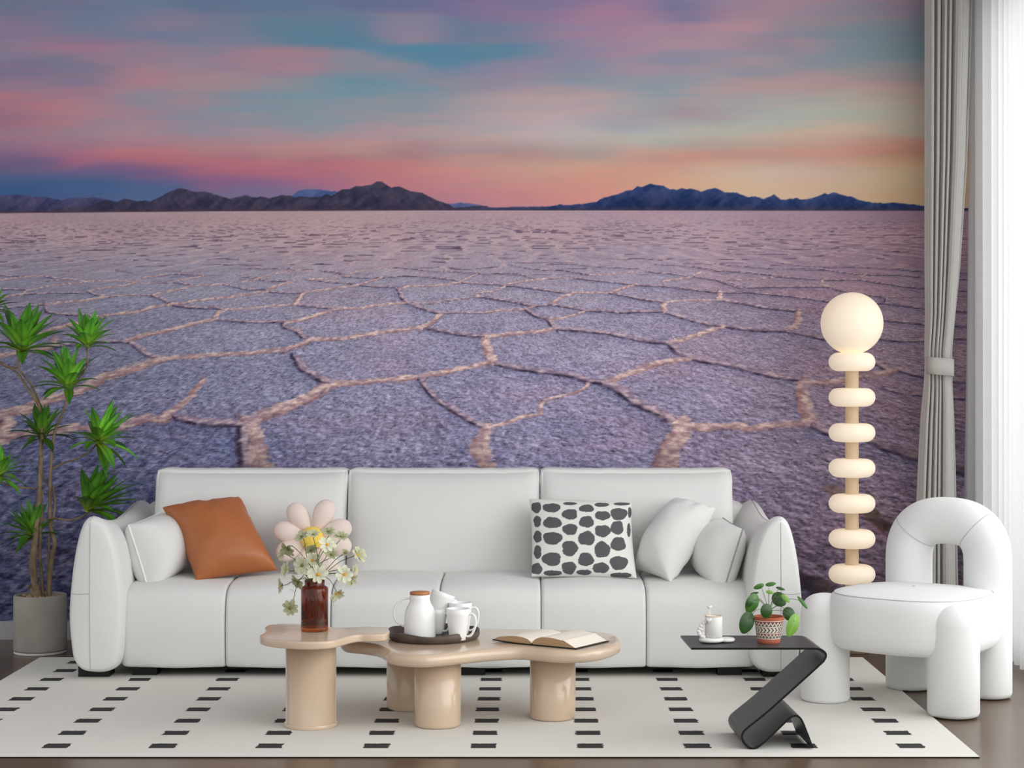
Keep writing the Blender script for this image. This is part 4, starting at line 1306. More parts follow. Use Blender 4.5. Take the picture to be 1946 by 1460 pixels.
def cup_profile(rt, rb, h, w=0.0035):
    return [(0.001, 0), (rb * 0.86, 0), (rb, 0.003), (rb + (rt - rb) * 0.22, h * 0.2), (rb + (rt - rb) * 0.62, h * 0.52), (rb + (rt - rb) * 0.9, h * 0.82), (rt, h), (rt - w * 0.5, h + 0.001), (rt - w, h - 0.001),
            (rb + (rt - rb) * 0.6 - w, h * 0.52), (rb - w, h * 0.12), (0.001, h * 0.1)]
def mug(c, rt, rb, h, hang, label, group=None, tilt=None, material=None, name='mug'):
    material = material or m_china
    t = thing(name, c, label, 'mug', group)
    R = Matrix.Rotation(tilt[0], 3, Vector(tilt[1])) if tilt else Matrix.Identity(3)
    cv = Vector(c)
    tr = lambda vs: [cv + R @ (Vector(q) - cv) for q in vs]
    v, f = lathe(cup_profile(rt, rb, h), c, 40)
    MB().add(tr(v), f).build('body', material, t)
    e = Vector((math.cos(hang), math.sin(hang), 0))
    rm = rb + (rt - rb) * 0.8
    pts = [cv + e * (rm - 0.001) + Vector((0, 0, h * 0.82)), cv + e * (rm + 0.014) + Vector((0, 0, h * 0.84)), cv + e * (rm + 0.024) + Vector((0, 0, h * 0.68)), cv + e * (rm + 0.022) + Vector((0, 0, h * 0.42)), cv + e * (rm + 0.008) + Vector((0, 0, h * 0.17)), cv + e * (rb + 0.001) + Vector((0, 0, h * 0.12))]
    v, f = tube(catmull(pts, 6), 0.0042, 10)
    MB().add(tr(v), f).build('handle', material, t)
    return t

def build_jug():
    d = 6.165
    c = ((798 - CX) * d / F, d, TF)
    t = thing('jug', c, 'tall white ceramic jug with wooden lid and thin loop handle on the tray', 'jug')
    s = 1.0
    p = [(0.001, 0), (0.050, 0), (0.0535, 0.002), (0.0545, 0.012), (0.0548, 0.05), (0.054, 0.075), (0.0515, 0.093), (0.0465, 0.109), (0.039, 0.121), (0.0358, 0.129), (0.0345, 0.137), (0.0348, 0.152), (0.033, 0.154), (0.031, 0.152), (0.031, 0.137), (0.001, 0.132)]
    MB().add(*lathe(p, c, 56)).build('body', m_china, t)
    MB().add(*lathe([(0.001, 0.147), (0.0305, 0.147), (0.0308, 0.154), (0.0345, 0.1545), (0.0352, 0.158), (0.034, 0.1625), (0.001, 0.164)], c, 48)).build('lid', m_wlid, t)
    pts = [P(781, 1138, d), P(768, 1138.5, d), P(756, 1146, d), P(749, 1160, d), P(750, 1175, d), P(757, 1185, d), P(769, 1191.5, d)]
    MB().add(*tube(catmull(pts, 6), 0.0036, 10)).build('handle', m_china, t)
build_jug()
d = 6.14
mug(((870.5 - CX) * d / F, d, TF), 0.041, 0.029, 0.108, -0.25, 'white mug at the front right of the tray, its handle to the right')
d = 6.27
mug(((875 - CX) * d / F, d, TF), 0.041, 0.029, 0.112, 0.0, 'white mug standing behind the front mug on the tray')
d = 6.29
c = ((827 - CX) * d / F, d, TF)
mug(c, 0.043, 0.030, 0.088, -0.5, 'white cup behind the jug holding a second tilted cup')
mug((c[0] + 0.002, c[1], TF + 0.062), 0.043, 0.031, 0.085, 0.35, 'white cup tilted on top of the cup behind the jug', tilt=(math.radians(20), (-0.35, 1, 0)))

def build_book():
    o0 = Vector((-0.1109, 6.15, TZ))
    u = Vector((0.2775, -0.170, 0)); v = Vector((0.113, 0.165, 0))
    U, V = u.length, v.length
    u.normalize(); v.normalize()
    up = Vector((0, 0, 1))
    t = thing('open_book', o0 + u * U / 2 + v * V / 2, 'open hardback book lying on the right end of the low table', 'book')
    pt = lambda a, b, z: o0 + u * a + v * b + up * z
    m_paper = mat('book_paper', lin(232, 223, 210), 0.85, 0.1)
    m_edge = mat('page_edges', lin(176, 146, 112), 0.9, 0.1, vary=0.25, vscale=30, stretch=(0.4, 0.4, 40))
    m_cover = mat('black_book_cover', lin(26, 24, 24), 0.5, 0.3)
    g = 0.152
    # cover: a thin bent board
    cp = [(-0.004, 0.006), (0.05, 0.0035), (g - 0.012, 0.001), (g, 0.004), (g + 0.012, 0.001), (0.22, 0.001), (U + 0.004, 0.001)]
    cs = catmull([np.array(q) for q in cp], 5)
    verts, faces = [], []
    for a, z in cs:
        for b in (-0.004, V + 0.004):
            for dz in (0, 0.003):
                verts.append(pt(a, b, z + dz))
    n = len(cs)
    for i in range(n - 1):
        b0, b1 = i * 4, (i + 1) * 4
        faces += [(b0 + 1, b1 + 1, b1 + 3, b0 + 3), (b0, b0 + 2, b1 + 2, b1), (b0, b1, b1 + 1, b0 + 1), (b0 + 2, b0 + 3, b1 + 3, b1 + 2)]
    faces += [(0, 1, 3, 2), ((n - 1) * 4, (n - 1) * 4 + 2, (n - 1) * 4 + 3, (n - 1) * 4 + 1)]
    MB().add(verts, faces).build('cover', m_cover, t, smooth=False)
    # page blocks: bottom profile and top profile
    tops = {0: [(0.006, 0.010), (0.012, 0.016), (0.03, 0.021), (0.07, 0.026), (0.105, 0.026), (0.135, 0.020), (g, 0.008)],
            1: [(g, 0.008), (g + 0.014, 0.022), (g + 0.04, 0.031), (g + 0.08, 0.031), (g + 0.115, 0.0265), (g + 0.128, 0.025), (U - 0.004, 0.0045)]}
    for s in (0, 1):
        tp = catmull([np.array(q) for q in tops[s]], 6)
        if s == 1:
            k0 = [i for i, q in enumerate(tp) if q[0] > g + 0.128]
            # the fanned fore-edge stays straight
            tp = [q for i, q in enumerate(tp) if i not in k0[:-1]]
        n = len(tp)
        verts, faces, mi = [], [], []
        for a, z in tp:
            zb = 0.0045 + (0.004 if a < 0.05 else 0.0) * 0.5
            verts += [pt(a, 0.0, zb), pt(a, 0.0, max(z, zb + 0.0005)), pt(a, V, zb), pt(a, V, max(z, zb + 0.0005))]
        fp, fe = [], []
        for i in range(n - 1):
            a, b = i * 4, (i + 1) * 4
            fp.append((a + 1, b + 1, b + 3, a + 3))
            fe += [(a, b, b + 1, a + 1), (a + 2, a + 3, b + 3, b + 2), (a, a + 2, b + 2, b)]
        fe.append((0, 1, 3, 2)); a = (n - 1) * 4
        fe.append((a, a + 2, a + 3, a + 1))
        mbk = MB(); mbk.add(verts, fp, 0); mbk.add(verts, fe, 1)
        mbk.build('page_block', [m_paper, m_edge], t, smooth=False)
build_book()

# ------------------------------------------------------------------ black bent-metal side table
def build_side_table():
    d0 = F * (H - RUGZ - 0.001) / (1424.2 - CY)
    dep = Vector((-0.011, 0.26, 0))
    zo = lambda x, y: (1270 + x / 3.945, 1080 + y / 3.945)
    keys = [(172, 606), (500, 606), (900, 606), (1080, 606), (1130, 610), (1168, 628), (1182, 655), (1170, 690), (1130, 732), (900, 940), (740, 1082), (600, 1195), (562, 1232), (553, 1272), (570, 1315), (605, 1347), (645, 1353), (690, 1330), (760, 1270), (850, 1183), (900, 1135), (935, 1112), (970, 1112), (995, 1135), (1015, 1175), (1050, 1265), (1083, 1352)]
    pts = [np.array(P(*zo(x, y), d0)) for x, y in keys]
    path = [np.array([p[0], p[2]]) for p in catmull(pts, 5)]
    # straighten the long flats a little, then thicken
    th = 0.0065
    N = len(path)
    L, Rr = [], []
    for i in range(N):
        t = path[min(i + 1, N - 1)] - path[max(i - 1, 0)]
        t /= np.linalg.norm(t)
        n = np.array([-t[1], t[0]])
        L.append(path[i] + n * th / 2); Rr.append(path[i] - n * th / 2)
    minz = min(min(p[1] for p in L), min(p[1] for p in Rr))
    dz = RUGZ - minz
    verts, faces = [], []
    for q in (0, 1):
        for k in range(N):
            for p in (L[k], Rr[k]):
                verts.append((p[0] + dep.x * q, d0 + dep.y * q, p[1] + dz))
    B = 2 * N
    sm = []
    for k in range(N - 1):
        a, b = 2 * k, 2 * k + 2
        faces += [(a, b, B + b, B + a), (a + 1, B + a + 1, B + b + 1, b + 1)]
        faces += [(a, a + 1, b + 1, b), (B + a, B + b, B + b + 1, B + a + 1)]
    faces += [(0, B, B + 1, 1), (B - 2, B - 1, 2 * B - 1, 2 * B - 2)]
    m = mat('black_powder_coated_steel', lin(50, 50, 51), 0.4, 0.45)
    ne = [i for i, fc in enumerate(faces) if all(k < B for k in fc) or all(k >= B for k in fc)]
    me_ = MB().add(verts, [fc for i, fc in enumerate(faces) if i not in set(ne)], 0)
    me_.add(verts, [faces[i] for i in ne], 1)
    o = me_.build('side_table', [m, mat('shaded_edge_black', lin(20, 20, 20), 0.6, 0.2)], org=(0.62, d0 + 0.13, RUGZ))  # edge strips coloured darker than the sheet to stand in for shade
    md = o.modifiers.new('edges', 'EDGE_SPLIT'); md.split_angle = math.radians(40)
    tag(o, 'black side table bent from one metal sheet into a Z, beside the white armchair', 'side table')
    return max(v[2] for v in verts[:8])
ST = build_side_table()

def blob(c, r, n=10, m=16, sq=(1, 1, 1)):
    v, f = [], []
    for i in range(n + 1):
        ph = -math.pi / 2 + math.pi * i / n
        rr = math.cos(ph) if 0 < i < n else 0.01
        for k in range(m):
            th = 2 * math.pi * k / m
            v.append((c[0] + r * sq[0] * rr * math.cos(th), c[1] + r * sq[1] * rr * math.sin(th), c[2] + r * sq[2] * math.sin(ph)))
    for i in range(n):
        for k in range(m):
            f.append((i * m + k, i * m + (k + 1) % m, (i + 1) * m + (k + 1) % m, (i + 1) * m + k))
    return v, f

def heart(c, s, thick, normal_y=True):
    """small puffed heart standing in the xz plane"""
    out = []
    for k in range(28):
        t = 2 * math.pi * k / 28
        out.append(np.array([16 * math.sin(t) ** 3, 13 * math.cos(t) - 5 * math.cos(2 * t) - 2 * math.cos(3 * t) - math.cos(4 * t)]) / 17.0 * s)
    v, f = [], []
    rings = [(0.15, -1), (0.7, -0.75), (1, 0), (0.7, 0.75), (0.15, 1)]
    for sc, q in rings:
        for p in out:
            v.append((c[0] + p[0] * sc, c[1] + q * thick, c[2] + p[1] * sc))
    n = len(out)
    for i in range(4):
        for k in range(n):
            f.append((i * n + k, i * n + (k + 1) % n, (i + 1) * n + (k + 1) % n, (i + 1) * n + k))
    f.append(tuple(range(n))[::-1]); f.append(tuple(range(4 * n, 5 * n)))
    return v, f

def build_side_items():
    d = 5.755
    # saucer: two joined puffy pebbles
    sc = P(1352, 1216, d)
    o = thing('saucer', (sc.x, d, ST), 'puffy white cloud-shaped saucer on the black side table', 'saucer')
    x = lambda px: (px - CX) * d / F
    v1 = []
    mbk = MB()
    for cx, rx, ry, hz in ((x(1352), 0.0405, 0.034, 0.019), (x(1381), 0.028, 0.028, 0.0165)):
        prof = []
        v, f = blob((cx, d + (0.012 if cx > x(1370) else 0), ST + hz * 0.5), 1.0, 10, 32, (rx, ry, hz * 0.5))
        # fuller sides, flat top and foot
        v = [(a, b, ST + hz * 0.5 + math.copysign(abs((c - ST - hz * 0.5) / (hz * 0.5)) ** 0.7, c - ST - hz * 0.5) * hz * 0.5) for a, b, c in v]
        mbk.add(v, f)
    mbk.build('plate', m_chinag, o)
    # mug with a bubble handle
    zb = ST + 0.018
    c = (x(1356.5), d, zb)
    t = thing('mug', c, 'white mug with a knobbly heart handle on the cloud saucer', 'mug')
    r = 0.0275
    h = 0.068
    MB().add(*lathe([(0.001, 0), (r - 0.003, 0), (r, 0.003), (r, h - 0.002), (r - 0.001, h), (r - 0.003, h - 0.001), (r - 0.003, 0.01), (0.001, 0.008)], c, 40)).build('body', m_chinag, t)
    m_rim = mat('bare_clay_rim', lin(206, 180, 150), 0.7, 0.2)
    MB().add(*tube([(c[0] + (r - 0.0014) * math.cos(a), c[1] + (r - 0.0014) * math.sin(a), zb + h) for a in np.linspace(0, 2 * math.pi, 41)[:-1]], 0.0016, 8, closed=True)).build('rim', m_rim, t)
    hm = MB()
    for zx, zy, br in ((278, 402, 17), (262, 412, 15), (246, 432, 16), (234, 452, 15), (228, 474, 16), (236, 494, 16), (250, 510, 17), (268, 516, 14), (252, 462, 13), (258, 492, 13)):
        p = P(1270 + zx / 3.945, 1080 + zy / 3.945, d - 0.012)
        hm.add(*blob(p, br / 3.945 * d / F * 1.02))
    hm.build('handle', m_chinag, t)
    p = P(1270 + 304 / 3.945, 1080 + 392 / 3.945, d - r * 0.93)
    MB().add(*heart(p, 0.0105, 0.005)).build('heart', m_chinag, t)
    # stirring spoon with a puffed heart end
    a, b = P(1270 + 309 / 3.945, 1080 + 302 / 3.945, d), P(1270 + 312 / 3.945, 1080 + 420 / 3.945, d)
    s = thing('stirring_spoon', b, 'thin white stirring spoon with a heart end standing in the heart-handled mug', 'spoon')
    MB().add(*tube([a, b], 0.0012, 8)).build('shaft', m_chinag, s)
    MB().add(*heart(a + Vector((0, 0, 0.004)), 0.0085, 0.0035)).build('heart', m_chinag, s)

    # patterned pot with a pancake plant
    d = 5.765
    c = ((1461 - CX) * d / F, d, ST)
    t = thing('potted_pilea', c, 'small round-leaved green plant in a zigzag patterned terracotta pot', 'potted plant')
    m_pot = mat('painted_terracotta', (1, 1, 1, 1), 0.7, 0.2, attr='Col')
    hh = 0.083
    terr, cream, red, grn = lin(166, 92, 68), lin(226, 212, 200), lin(126, 74, 66), lin(92, 96, 78)
    def pot_r(z):
        if z < 0.006: return 0.0355 + z * 0.3
        if z < 0.016: return 0.0372
        return 0.0395 + (0.0478 - 0.0395) * (z - 0.016) / (hh - 0.016) if z < hh - 0.012 else 0.0488
    def pot_c(a, z):
        k = (a / (2 * math.pi) * 22) % 1.0
        tri = abs(2 * k - 1)
        s = z / hh
        if s < 0.17 or s > 0.88: return terr
        for lo, hi, col in ((0.65, 0.86, red), (0.2, 0.40, red)):
            if lo < s < hi:
                q = (s - lo) / (hi - lo)
                e = abs(q - (0.18 + 0.6 * (1 - tri)))
                if e < 0.13: return cream
                if q > 0.93 or q < 0.06: return cream
                return col if q > 0.18 + 0.6 * (1 - tri) else grn
        if 0.43 < s < 0.62:
            q = (s - 0.43) / 0.19
            k3 = (a / (2 * math.pi) * 22 + abs(q - 0.5) * 1.1) % 1.0
            return grn if k3 < 0.48 else cream
        if 0.615 < s < 0.635 or 0.41 < s < 0.425: return red
        return cream
    n, m_ = 64, 264
    v, f, cl = [], [], []
    zs = [hh * i / n for i in range(n + 1)]
    for z in zs:
        for k in range(m_):
            a = 2 * math.pi * k / m_
            v.append((c[0] + pot_r(z) * math.cos(a), c[1] + pot_r(z) * math.sin(a), c[2] + z)); cl.append(pot_c(a, z))
    for i in range(n):
        for k in range(m_):
            f.append((i * m_ + k, i * m_ + (k + 1) % m_, (i + 1) * m_ + (k + 1) % m_, (i + 1) * m_ + k))
    mbk = MB().add(v, f, 0, cl)
    v, f = lathe([(0.001, 0.0), (0.0355, 0.0)], c, 40); mbk.add(v, f, 0, terr)
    v, f = lathe([(0.0488, hh), (0.0475, hh + 0.0012), (0.045, hh), (0.044, hh - 0.012)], c, 60); mbk.add(v, f, 0, terr)
    pot = mbk.build('pot', m_pot, t, colors=True)
    m_soil = mat('dark_soil', lin(56, 42, 34), 0.95, 0.1, bump=0.6, bscale=150)
    MB().add(*lathe([(0.001, hh - 0.012), (0.0445, hh - 0.013)], c, 30)).build('soil', m_soil, t)
    m_leaf = mat('pilea_leaf', (1, 1, 1, 1), 0.35, 0.45, attr='Col')
    m_pst = mat('pilea_stalk', lin(96, 112, 70), 0.5, 0.3)
    m_pst2 = mat('pilea_stem', lin(108, 88, 62), 0.7, 0.2)
    cr = Vector((c[0], c[1], c[2] + hh - 0.012))
    MB().add(*tube([cr, cr + Vector((0, 0, 0.05))], [0.0035, 0.0022], 8)).build('stem', m_pst2, t)
    dk, md_, lt = (38, 74, 26), (62, 108, 36), (112, 158, 58)
    # zoom x, y, radius along, radius across, direction of the tip (deg, image), facing tilt, colour, depth
    LV = [(592, 405, 82, 56, 250, 0.35, dk, -0.03), (632, 262, 74, 50, 245, 0.3, md_, -0.02), (738, 320, 52, 46, 265, 0.1, dk, -0.055), (830, 232, 56, 52, 320, 0.45, dk, 0.0),
          (682, 138, 40, 20, 200, 0.2, md_, 0.0), (766, 121, 38, 16, 10, 0.2, md_, 0.01), (840, 153, 34, 11, 345, 0.2, dk, 0.0), (762, 181, 30, 13, 350, 0.2, lt, -0.03), (880, 226, 38, 18, 315, 0.3, lt, -0.03),
          (905, 342, 52, 46, 300, 0.3, dk, 0.01), (938, 425, 86, 46, 248, 0.3, lt, -0.045), (1006, 256, 56, 14, 308, 0.3, md_, 0.0), (645, 190, 30, 10, 15, 0.2, dk, 0.01), (612, 258, 34, 26, 240, 0.2, dk, -0.035)]
    for (zx, zy, ra, rb, ang, tl, col, dd) in LV:
        ctr = P(1270 + zx / 3.945, 1080 + zy / 3.945, d + dd)
        sc_ = d / F / 3.945
        ang = math.radians(ang)
        ax = Vector((math.cos(ang), -tl * 0.5, math.sin(ang)))
        sd = Vector((-math.sin(ang), 0.15, math.cos(ang)))
        nrm = sd.cross(ax).normalized()
        if nrm.y > 0: nrm = -nrm
        v, f, cl = [], [], []
        R_, K = 6, 28
        for i in range(R_ + 1):
            s = i / R_
            for k in range(K):
                th = 2 * math.pi * k / K
                rr = 1.0 + 0.10 * max(0, math.cos(th)) ** 6
                p = ctr + ax * (ra * sc_ * s * rr * math.cos(th)) + sd * (rb * sc_ * s * math.sin(th)) + nrm * (-(s ** 2) * 0.16 * rb * sc_ - 0.1 * ra * sc_ * (s * math.cos(th)) ** 2)
                v.append(p)
                vein = 1.25 if abs(math.sin(th)) < 0.12 and s < 0.8 else 1.0
                rgb = [min(255, q * vein * (1.06 if s < 0.15 else 1.0)) for q in col]
                cl.append(lin(*rgb))
        for i in range(R_):
            for k in range(K):
                f.append((i * K + k, i * K + (k + 1) % K, (i + 1) * K + (k + 1) % K, (i + 1) * K + k))
        lf = MB().add(v, f, 0, cl).build('leaf', m_leaf, t, colors=True)
        att = ctr - ax * (ra * sc_ * 0.3) + nrm * 0.0004
        st = cr + Vector((0, 0, 0.03))
        mid = st.lerp(att, 0.55) + Vector((0, 0, 0.018 if att.z < st.z + 0.05 else 0.004))
        MB().add(*tube(catmull([st, mid, att], 8), 0.00085, 6)).build('stalk', m_pst, lf)
build_side_items()

# ------------------------------------------------------------------ armchair
def build_armchair():
    FLg, FRg = Vector((1.086, 6.50, RUGZ)), Vector((1.483, 6.21, RUGZ))
    BRg, BLg = Vector((1.698, 6.58, RUGZ)), Vector((1.4455, 6.755, RUGZ))
    rt = (FRg - FLg).normalized(); fr = Vector((rt.y, -rt.x, 0))
    if fr.y > 0: fr = -fr
    t = thing('armchair', (1.42, 6.47, 0), 'chunky white upholstered armchair with arched back and four thick round legs', 'armchair')
    sc = Vector((1.402, 6.475, 0))
    # seat: squarish puffed disc
    hw = 0.292
    rings = []
    prof = [(0.02, 0.204), (0.5, 0.203), (0.80, 0.203), (0.90, 0.207), (0.955, 0.222), (0.985, 0.245), (1.0, 0.285), (0.998, 0.33), (0.985, 0.362), (0.962, 0.382), (0.93, 0.394), (0.90, 0.4005), (0.80, 0.407), (0.6, 0.414), (0.35, 0.419), (0.02, 0.421)]
    K = 72
    def ring(s, z, n=2.7):
        o = []
        for k in range(K):
            a = 2 * math.pi * k / K
            ca, sa = math.cos(a), math.sin(a)
            x = math.copysign(abs(ca) ** (2 / n), ca) * hw * s
            y = math.copysign(abs(sa) ** (2 / n), sa) * hw * s
            o.append(sc + rt * x + fr * y + Vector((0, 0, z)))
        return o
    v, f = [], []
    for s, z in prof: v += ring(s, z)
    for i in range(len(prof) - 1):
        for k in range(K):
            f.append((i * K + k, i * K + (k + 1) % K, (i + 1) * K + (k + 1) % K, (i + 1) * K + k))
    seat = MB().add(v, f).build('seat', m_chair, t)
    MB().add(*tube(ring(0.905, 0.4), 0.0018, 6, closed=True)).build('seam', m_seam, seat)
    # front legs with domed tops
    for c, r, z1 in ((FLg, 0.0885, 0.388), (FRg, 0.0895, 0.388)):
        p = [(0.001, 0.0), (r - 0.012, 0.0), (r - 0.004, 0.004), (r, 0.014), (r, z1 - 0.075)]
        for k in range(1, 9):
            a = math.pi / 2 * k / 8
            p.append((max(0.001, r * math.cos(a) ** 0.72), z1 - 0.075 + 0.075 * math.sin(a) ** 1.0))
        MB().add(*lathe(p, c, 48)).build('leg', m_chair, t)
    # back: one thick tube, up from the rear legs and over
    hwid = (BRg - BLg).length / 2
    cen = (BRg + BLg) / 2
    ax = (BRg - BLg).normalized()
    path = []
    for z in np.linspace(0.02, 0.46, 12): path.append(BLg + Vector((0, 0, z)))
    zc, hgt, n = 0.475, 0.163, 2.7
    for k in range(0, 41):
        a = math.pi - math.pi * k / 40
        ca, sa = math.cos(a), max(0.0, math.sin(a))
        path.append(cen + ax * (math.copysign(abs(ca) ** (2 / n), ca) * hwid) + Vector((0, 0, zc + hgt * sa ** (2 / n))))
    for z in np.linspace(0.46, 0.02, 12): path.append(BRg + Vector((0, 0, z)))
    # rounded feet
    rad = [0.087] * len(path)
    path = [path[0] + Vector((0, 0, -0.02))] + [path[0] + Vector((0, 0, -0.016))] + [path[0] + Vector((0, 0, -0.006))] + path + [path[-1] + Vector((0, 0, -0.006)), path[-1] + Vector((0, 0, -0.016)), path[-1] + Vector((0, 0, -0.02))]
    rad = [0.077, 0.083, 0.0865] + rad + [0.0865, 0.083, 0.077]
    v, f = tube(path, rad, 36)
    back = MB().add(v, f).build('arched_backrest', m_chair, t)
    sm = MB()
    for k in (24, 44):      # mitre seams at the two bends
        p, q0, q1 = path[k], path[k - 1], path[k + 1]
        tan = (q1 - q0).normalized()
        e1 = Vector((ax.y, -ax.x, 0)); e2 = tan.cross(e1)
        sm.add(*tube([p + (e1 * math.cos(a) + e2 * math.sin(a)) * 0.0868 for a in np.linspace(0, 2 * math.pi, 41)[:-1]], 0.0016, 6, closed=True))
    sm.build('seam', m_seam, back)
build_armchair()

# ------------------------------------------------------------------ floor lamp
def build_lamp():
    d = 7.62
    s = d / F
    x = (1619 - CX) * s
    t = thing('floor_lamp', (x, d, 0), 'glowing cream floor lamp of stacked rings under a large globe', 'floor lamp')
    m_glow = mat('opal_glass_glow', lin(240, 226, 206), 0.5, 0.3, emit=0.24, emit_color=lin(255, 232, 204))
    m_post = mat('tan_lit_post', lin(200, 178, 148), 0.5, 0.3, emit=0.06, emit_color=lin(225, 190, 145))
    z = lambda py: H - (py - CY) * s
    MB().add(*lathe([(0.001, 0.0), (0.068, 0.0), (0.07, 0.004), (0.07, 0.016), (0.066, 0.02), (0.001, 0.02)], (x, d, 0), 40)).build('base', mat('lamp_foot', lin(120, 104, 84), 0.5, 0.3), t)
    MB().add(*lathe([(0.0285, 0.02), (0.0285, z(690))], (x, d, 0), 32)).build('post', m_post, t)
    r = 59 * s
    MB().add(*blob((x, d, z(614.5)), r, 24, 48)).build('globe', m_glow, t)
    for k in range(8):
        zc = z(688 + 67.2 * k)
        hh = 17.5 * s; rr = 44 * s
        p = []
        for q in range(-8, 9):
            a = math.pi / 2 * q / 8
            p.append((rr - hh + hh * math.cos(a), hh * math.sin(a)))
        p = [(0.001, -hh)] + p + [(0.001, hh)]
        if zc - hh > 0.03:
            MB().add(*lathe(p, (x, d, zc), 48)).build('light_ring', m_glow, t)
build_lamp()

# ------------------------------------------------------------------ curtains
def build_curtains():
    # grey linen drape gathered by a tie-back
    m_lin = mat('grey_linen', lin(194, 192, 188), 0.9, 0.1, vary=0.10, vscale=420, bump=0.25, bscale=500)
    d = 7.80
    t = thing('curtain', ((1800 - CX) * d / F, d, 0), 'grey linen curtain tied back at mid height beside the window corner', 'curtain')
    # left and right edge of the gathered cloth down its height (photograph pixels)
    pyk = [-330, 0, 300, 500, 600, 660, 690, 720, 800, 900, 1000, 1100, 1240]
    lk = [1757, 1758, 1758, 1758, 1759, 1757, 1757, 1757, 1750, 1745, 1741, 1739, 1737]
    rk = [1850, 1845, 1836, 1823, 1813, 1807, 1806, 1807, 1811, 1814, 1816, 1818, 1819]
    K, Z = 150, 70
    v = []
    sd = np.linspace(0, 1, K)
    fk = [(0, .1), (.05, .55), (.11, 1), (.17, .1), (.24, .85), (.30, 0), (.37, .9), (.42, .2), (.49, .8), (.55, -.1), (.60, .75), (.66, 1.05), (.78, 1.1), (.87, .95), (.905, .25), (.94, .15), (.97, .45), (1, .5)]
    fold = np.interp(sd, *zip(*[(q[0], q[1]) for q in catmull([np.array(q) for q in fk], 8)])) * 2 - 1
    ph = np.cumsum(0.75 + 0.7 * np.array([vnoise(np.array([k / 13.0]), np.array([0.3]), 3)[0] for k in range(K)])) / 1.1
    for i in range(Z + 1):
        py = -330 + (1240 + 330 + 12) * i / Z
        a, b = np.interp(py, pyk, lk), np.interp(py, pyk, rk)
        gather = math.exp(-((py - 692) / 50) ** 2)
        amp = 0.034 * (1 - 0.6 * gather)
        for k in range(K):
            u = sd[k]
            if py < 690: uu = u
            else: uu = u
            bend = (1 - gather) * 0.012 * math.sin(ph[k] * 2 * 0.55 + 1.0 + py * 0.0004)
            px = a + (b - a) * min(1, max(0, uu + bend))
            wv = fold[k]
            y = d - 0.02 - amp * wv - 0.03 * math.sin(math.pi * u)
            p = P(px, py, d)
            v.append((p.x, y, max(0.004, p.z)))
    f = [(i * K + k, i * K + k + 1, (i + 1) * K + k + 1, (i + 1) * K + k) for i in range(Z) for k in range(K - 1)]
    o = MB().add(v, f).build('drape', m_lin, t)
    md = o.modifiers.new('cloth', 'SOLIDIFY'); md.thickness = 0.003
    # tie-back band
    zt, zb = P(0, 681, d).z, P(0, 713, d).z
    xa, xb = P(1756.5, 0, d).x, P(1806.5, 0, d).x
    K2 = 40
    v = []
    for z in (zb, (zt + zb) / 2, zt):
        for k in range(K2):
            a = 2 * math.pi * k / K2
            ca, sa = math.cos(a), math.sin(a)
            sl = 0.006 * (ca)
            v.append(((xa + xb) / 2 + (xb - xa) / 2 * math.copysign(abs(ca) ** 0.7, ca), d - 0.045 + 0.062 * math.copysign(abs(sa) ** 0.7, sa), z - sl))
    f = [(i * K2 + k, i * K2 + (k + 1) % K2, (i + 1) * K2 + (k + 1) % K2, (i + 1) * K2 + k) for i in range(2) for k in range(K2)]
    o = MB().add(v, f).build('tie_back', m_lin, t)
    md = o.modifiers.new('cloth', 'SOLIDIFY'); md.thickness = 0.004
    # sheer white curtain along the window wall
    m = bpy.data.materials.new('sheer_white_voile'); m.use_nodes = True
    nt = m.node_tree
    b = nt.nodes['Principled BSDF']; out = [n for n in nt.nodes if n.type == 'OUTPUT_MATERIAL'][0]
    b.inputs['Base Color'].default_value = lin(240, 240, 240); b.inputs['Roughness'].default_value = 0.9
    b.inputs['Specular IOR Level'].default_value = 0.1
    tl = nt.nodes.new('ShaderNodeBsdfTranslucent'); tl.inputs['Color'].default_value = lin(248, 248, 248)
    tp = nt.nodes.new('ShaderNodeBsdfTransparent')
    m1 = nt.nodes.new('ShaderNodeMixShader'); m1.inputs['Fac'].default_value = 0.45
    m2 = nt.nodes.new('ShaderNodeMixShader'); m2.inputs['Fac'].default_value = 0.12
    nt.links.new(b.outputs[0], m1.inputs[1]); nt.links.new(tl.outputs[0], m1.inputs[2])
    nt.links.new(m1.outputs[0], m2.inputs[1]); nt.links.new(tp.outputs[0], m2.inputs[2])
    nt.links.new(m2.outputs[0], out.inputs['Surface'])
    K, Z = 260, 24
    v = []
    for i in range(Z + 1):
        z = 3.05 + (0.02 - 3.05) * i / Z
        for k in range(K):
            q = k / (K - 1)
            y = 7.93 - q * 1.05
            ed = max(0, 1 - q * 7)
            x = 1.982 - 0.052 * ed * (i / Z) ** 0.8
            amp = 0.022 + 0.01 * math.sin(k * 0.03 + 1)
            x += amp * math.sin(k * 0.26 + 0.9 * math.sin(k * 0.045) + 0.2 * z) * (1 - 0.5 * ed)
            v.append((x, y, z))
    f = [(i * K + k, i * K + k + 1, (i + 1) * K + k + 1, (i + 1) * K + k) for i in range(Z) for k in range(K - 1)]
    o = MB().add(v, f).build('curtain', m, org=(2.0, 7.4, 0.02))
    tag(o, 'sheer white floor-length curtain hanging in folds before the bright window', 'curtain')
build_curtains()

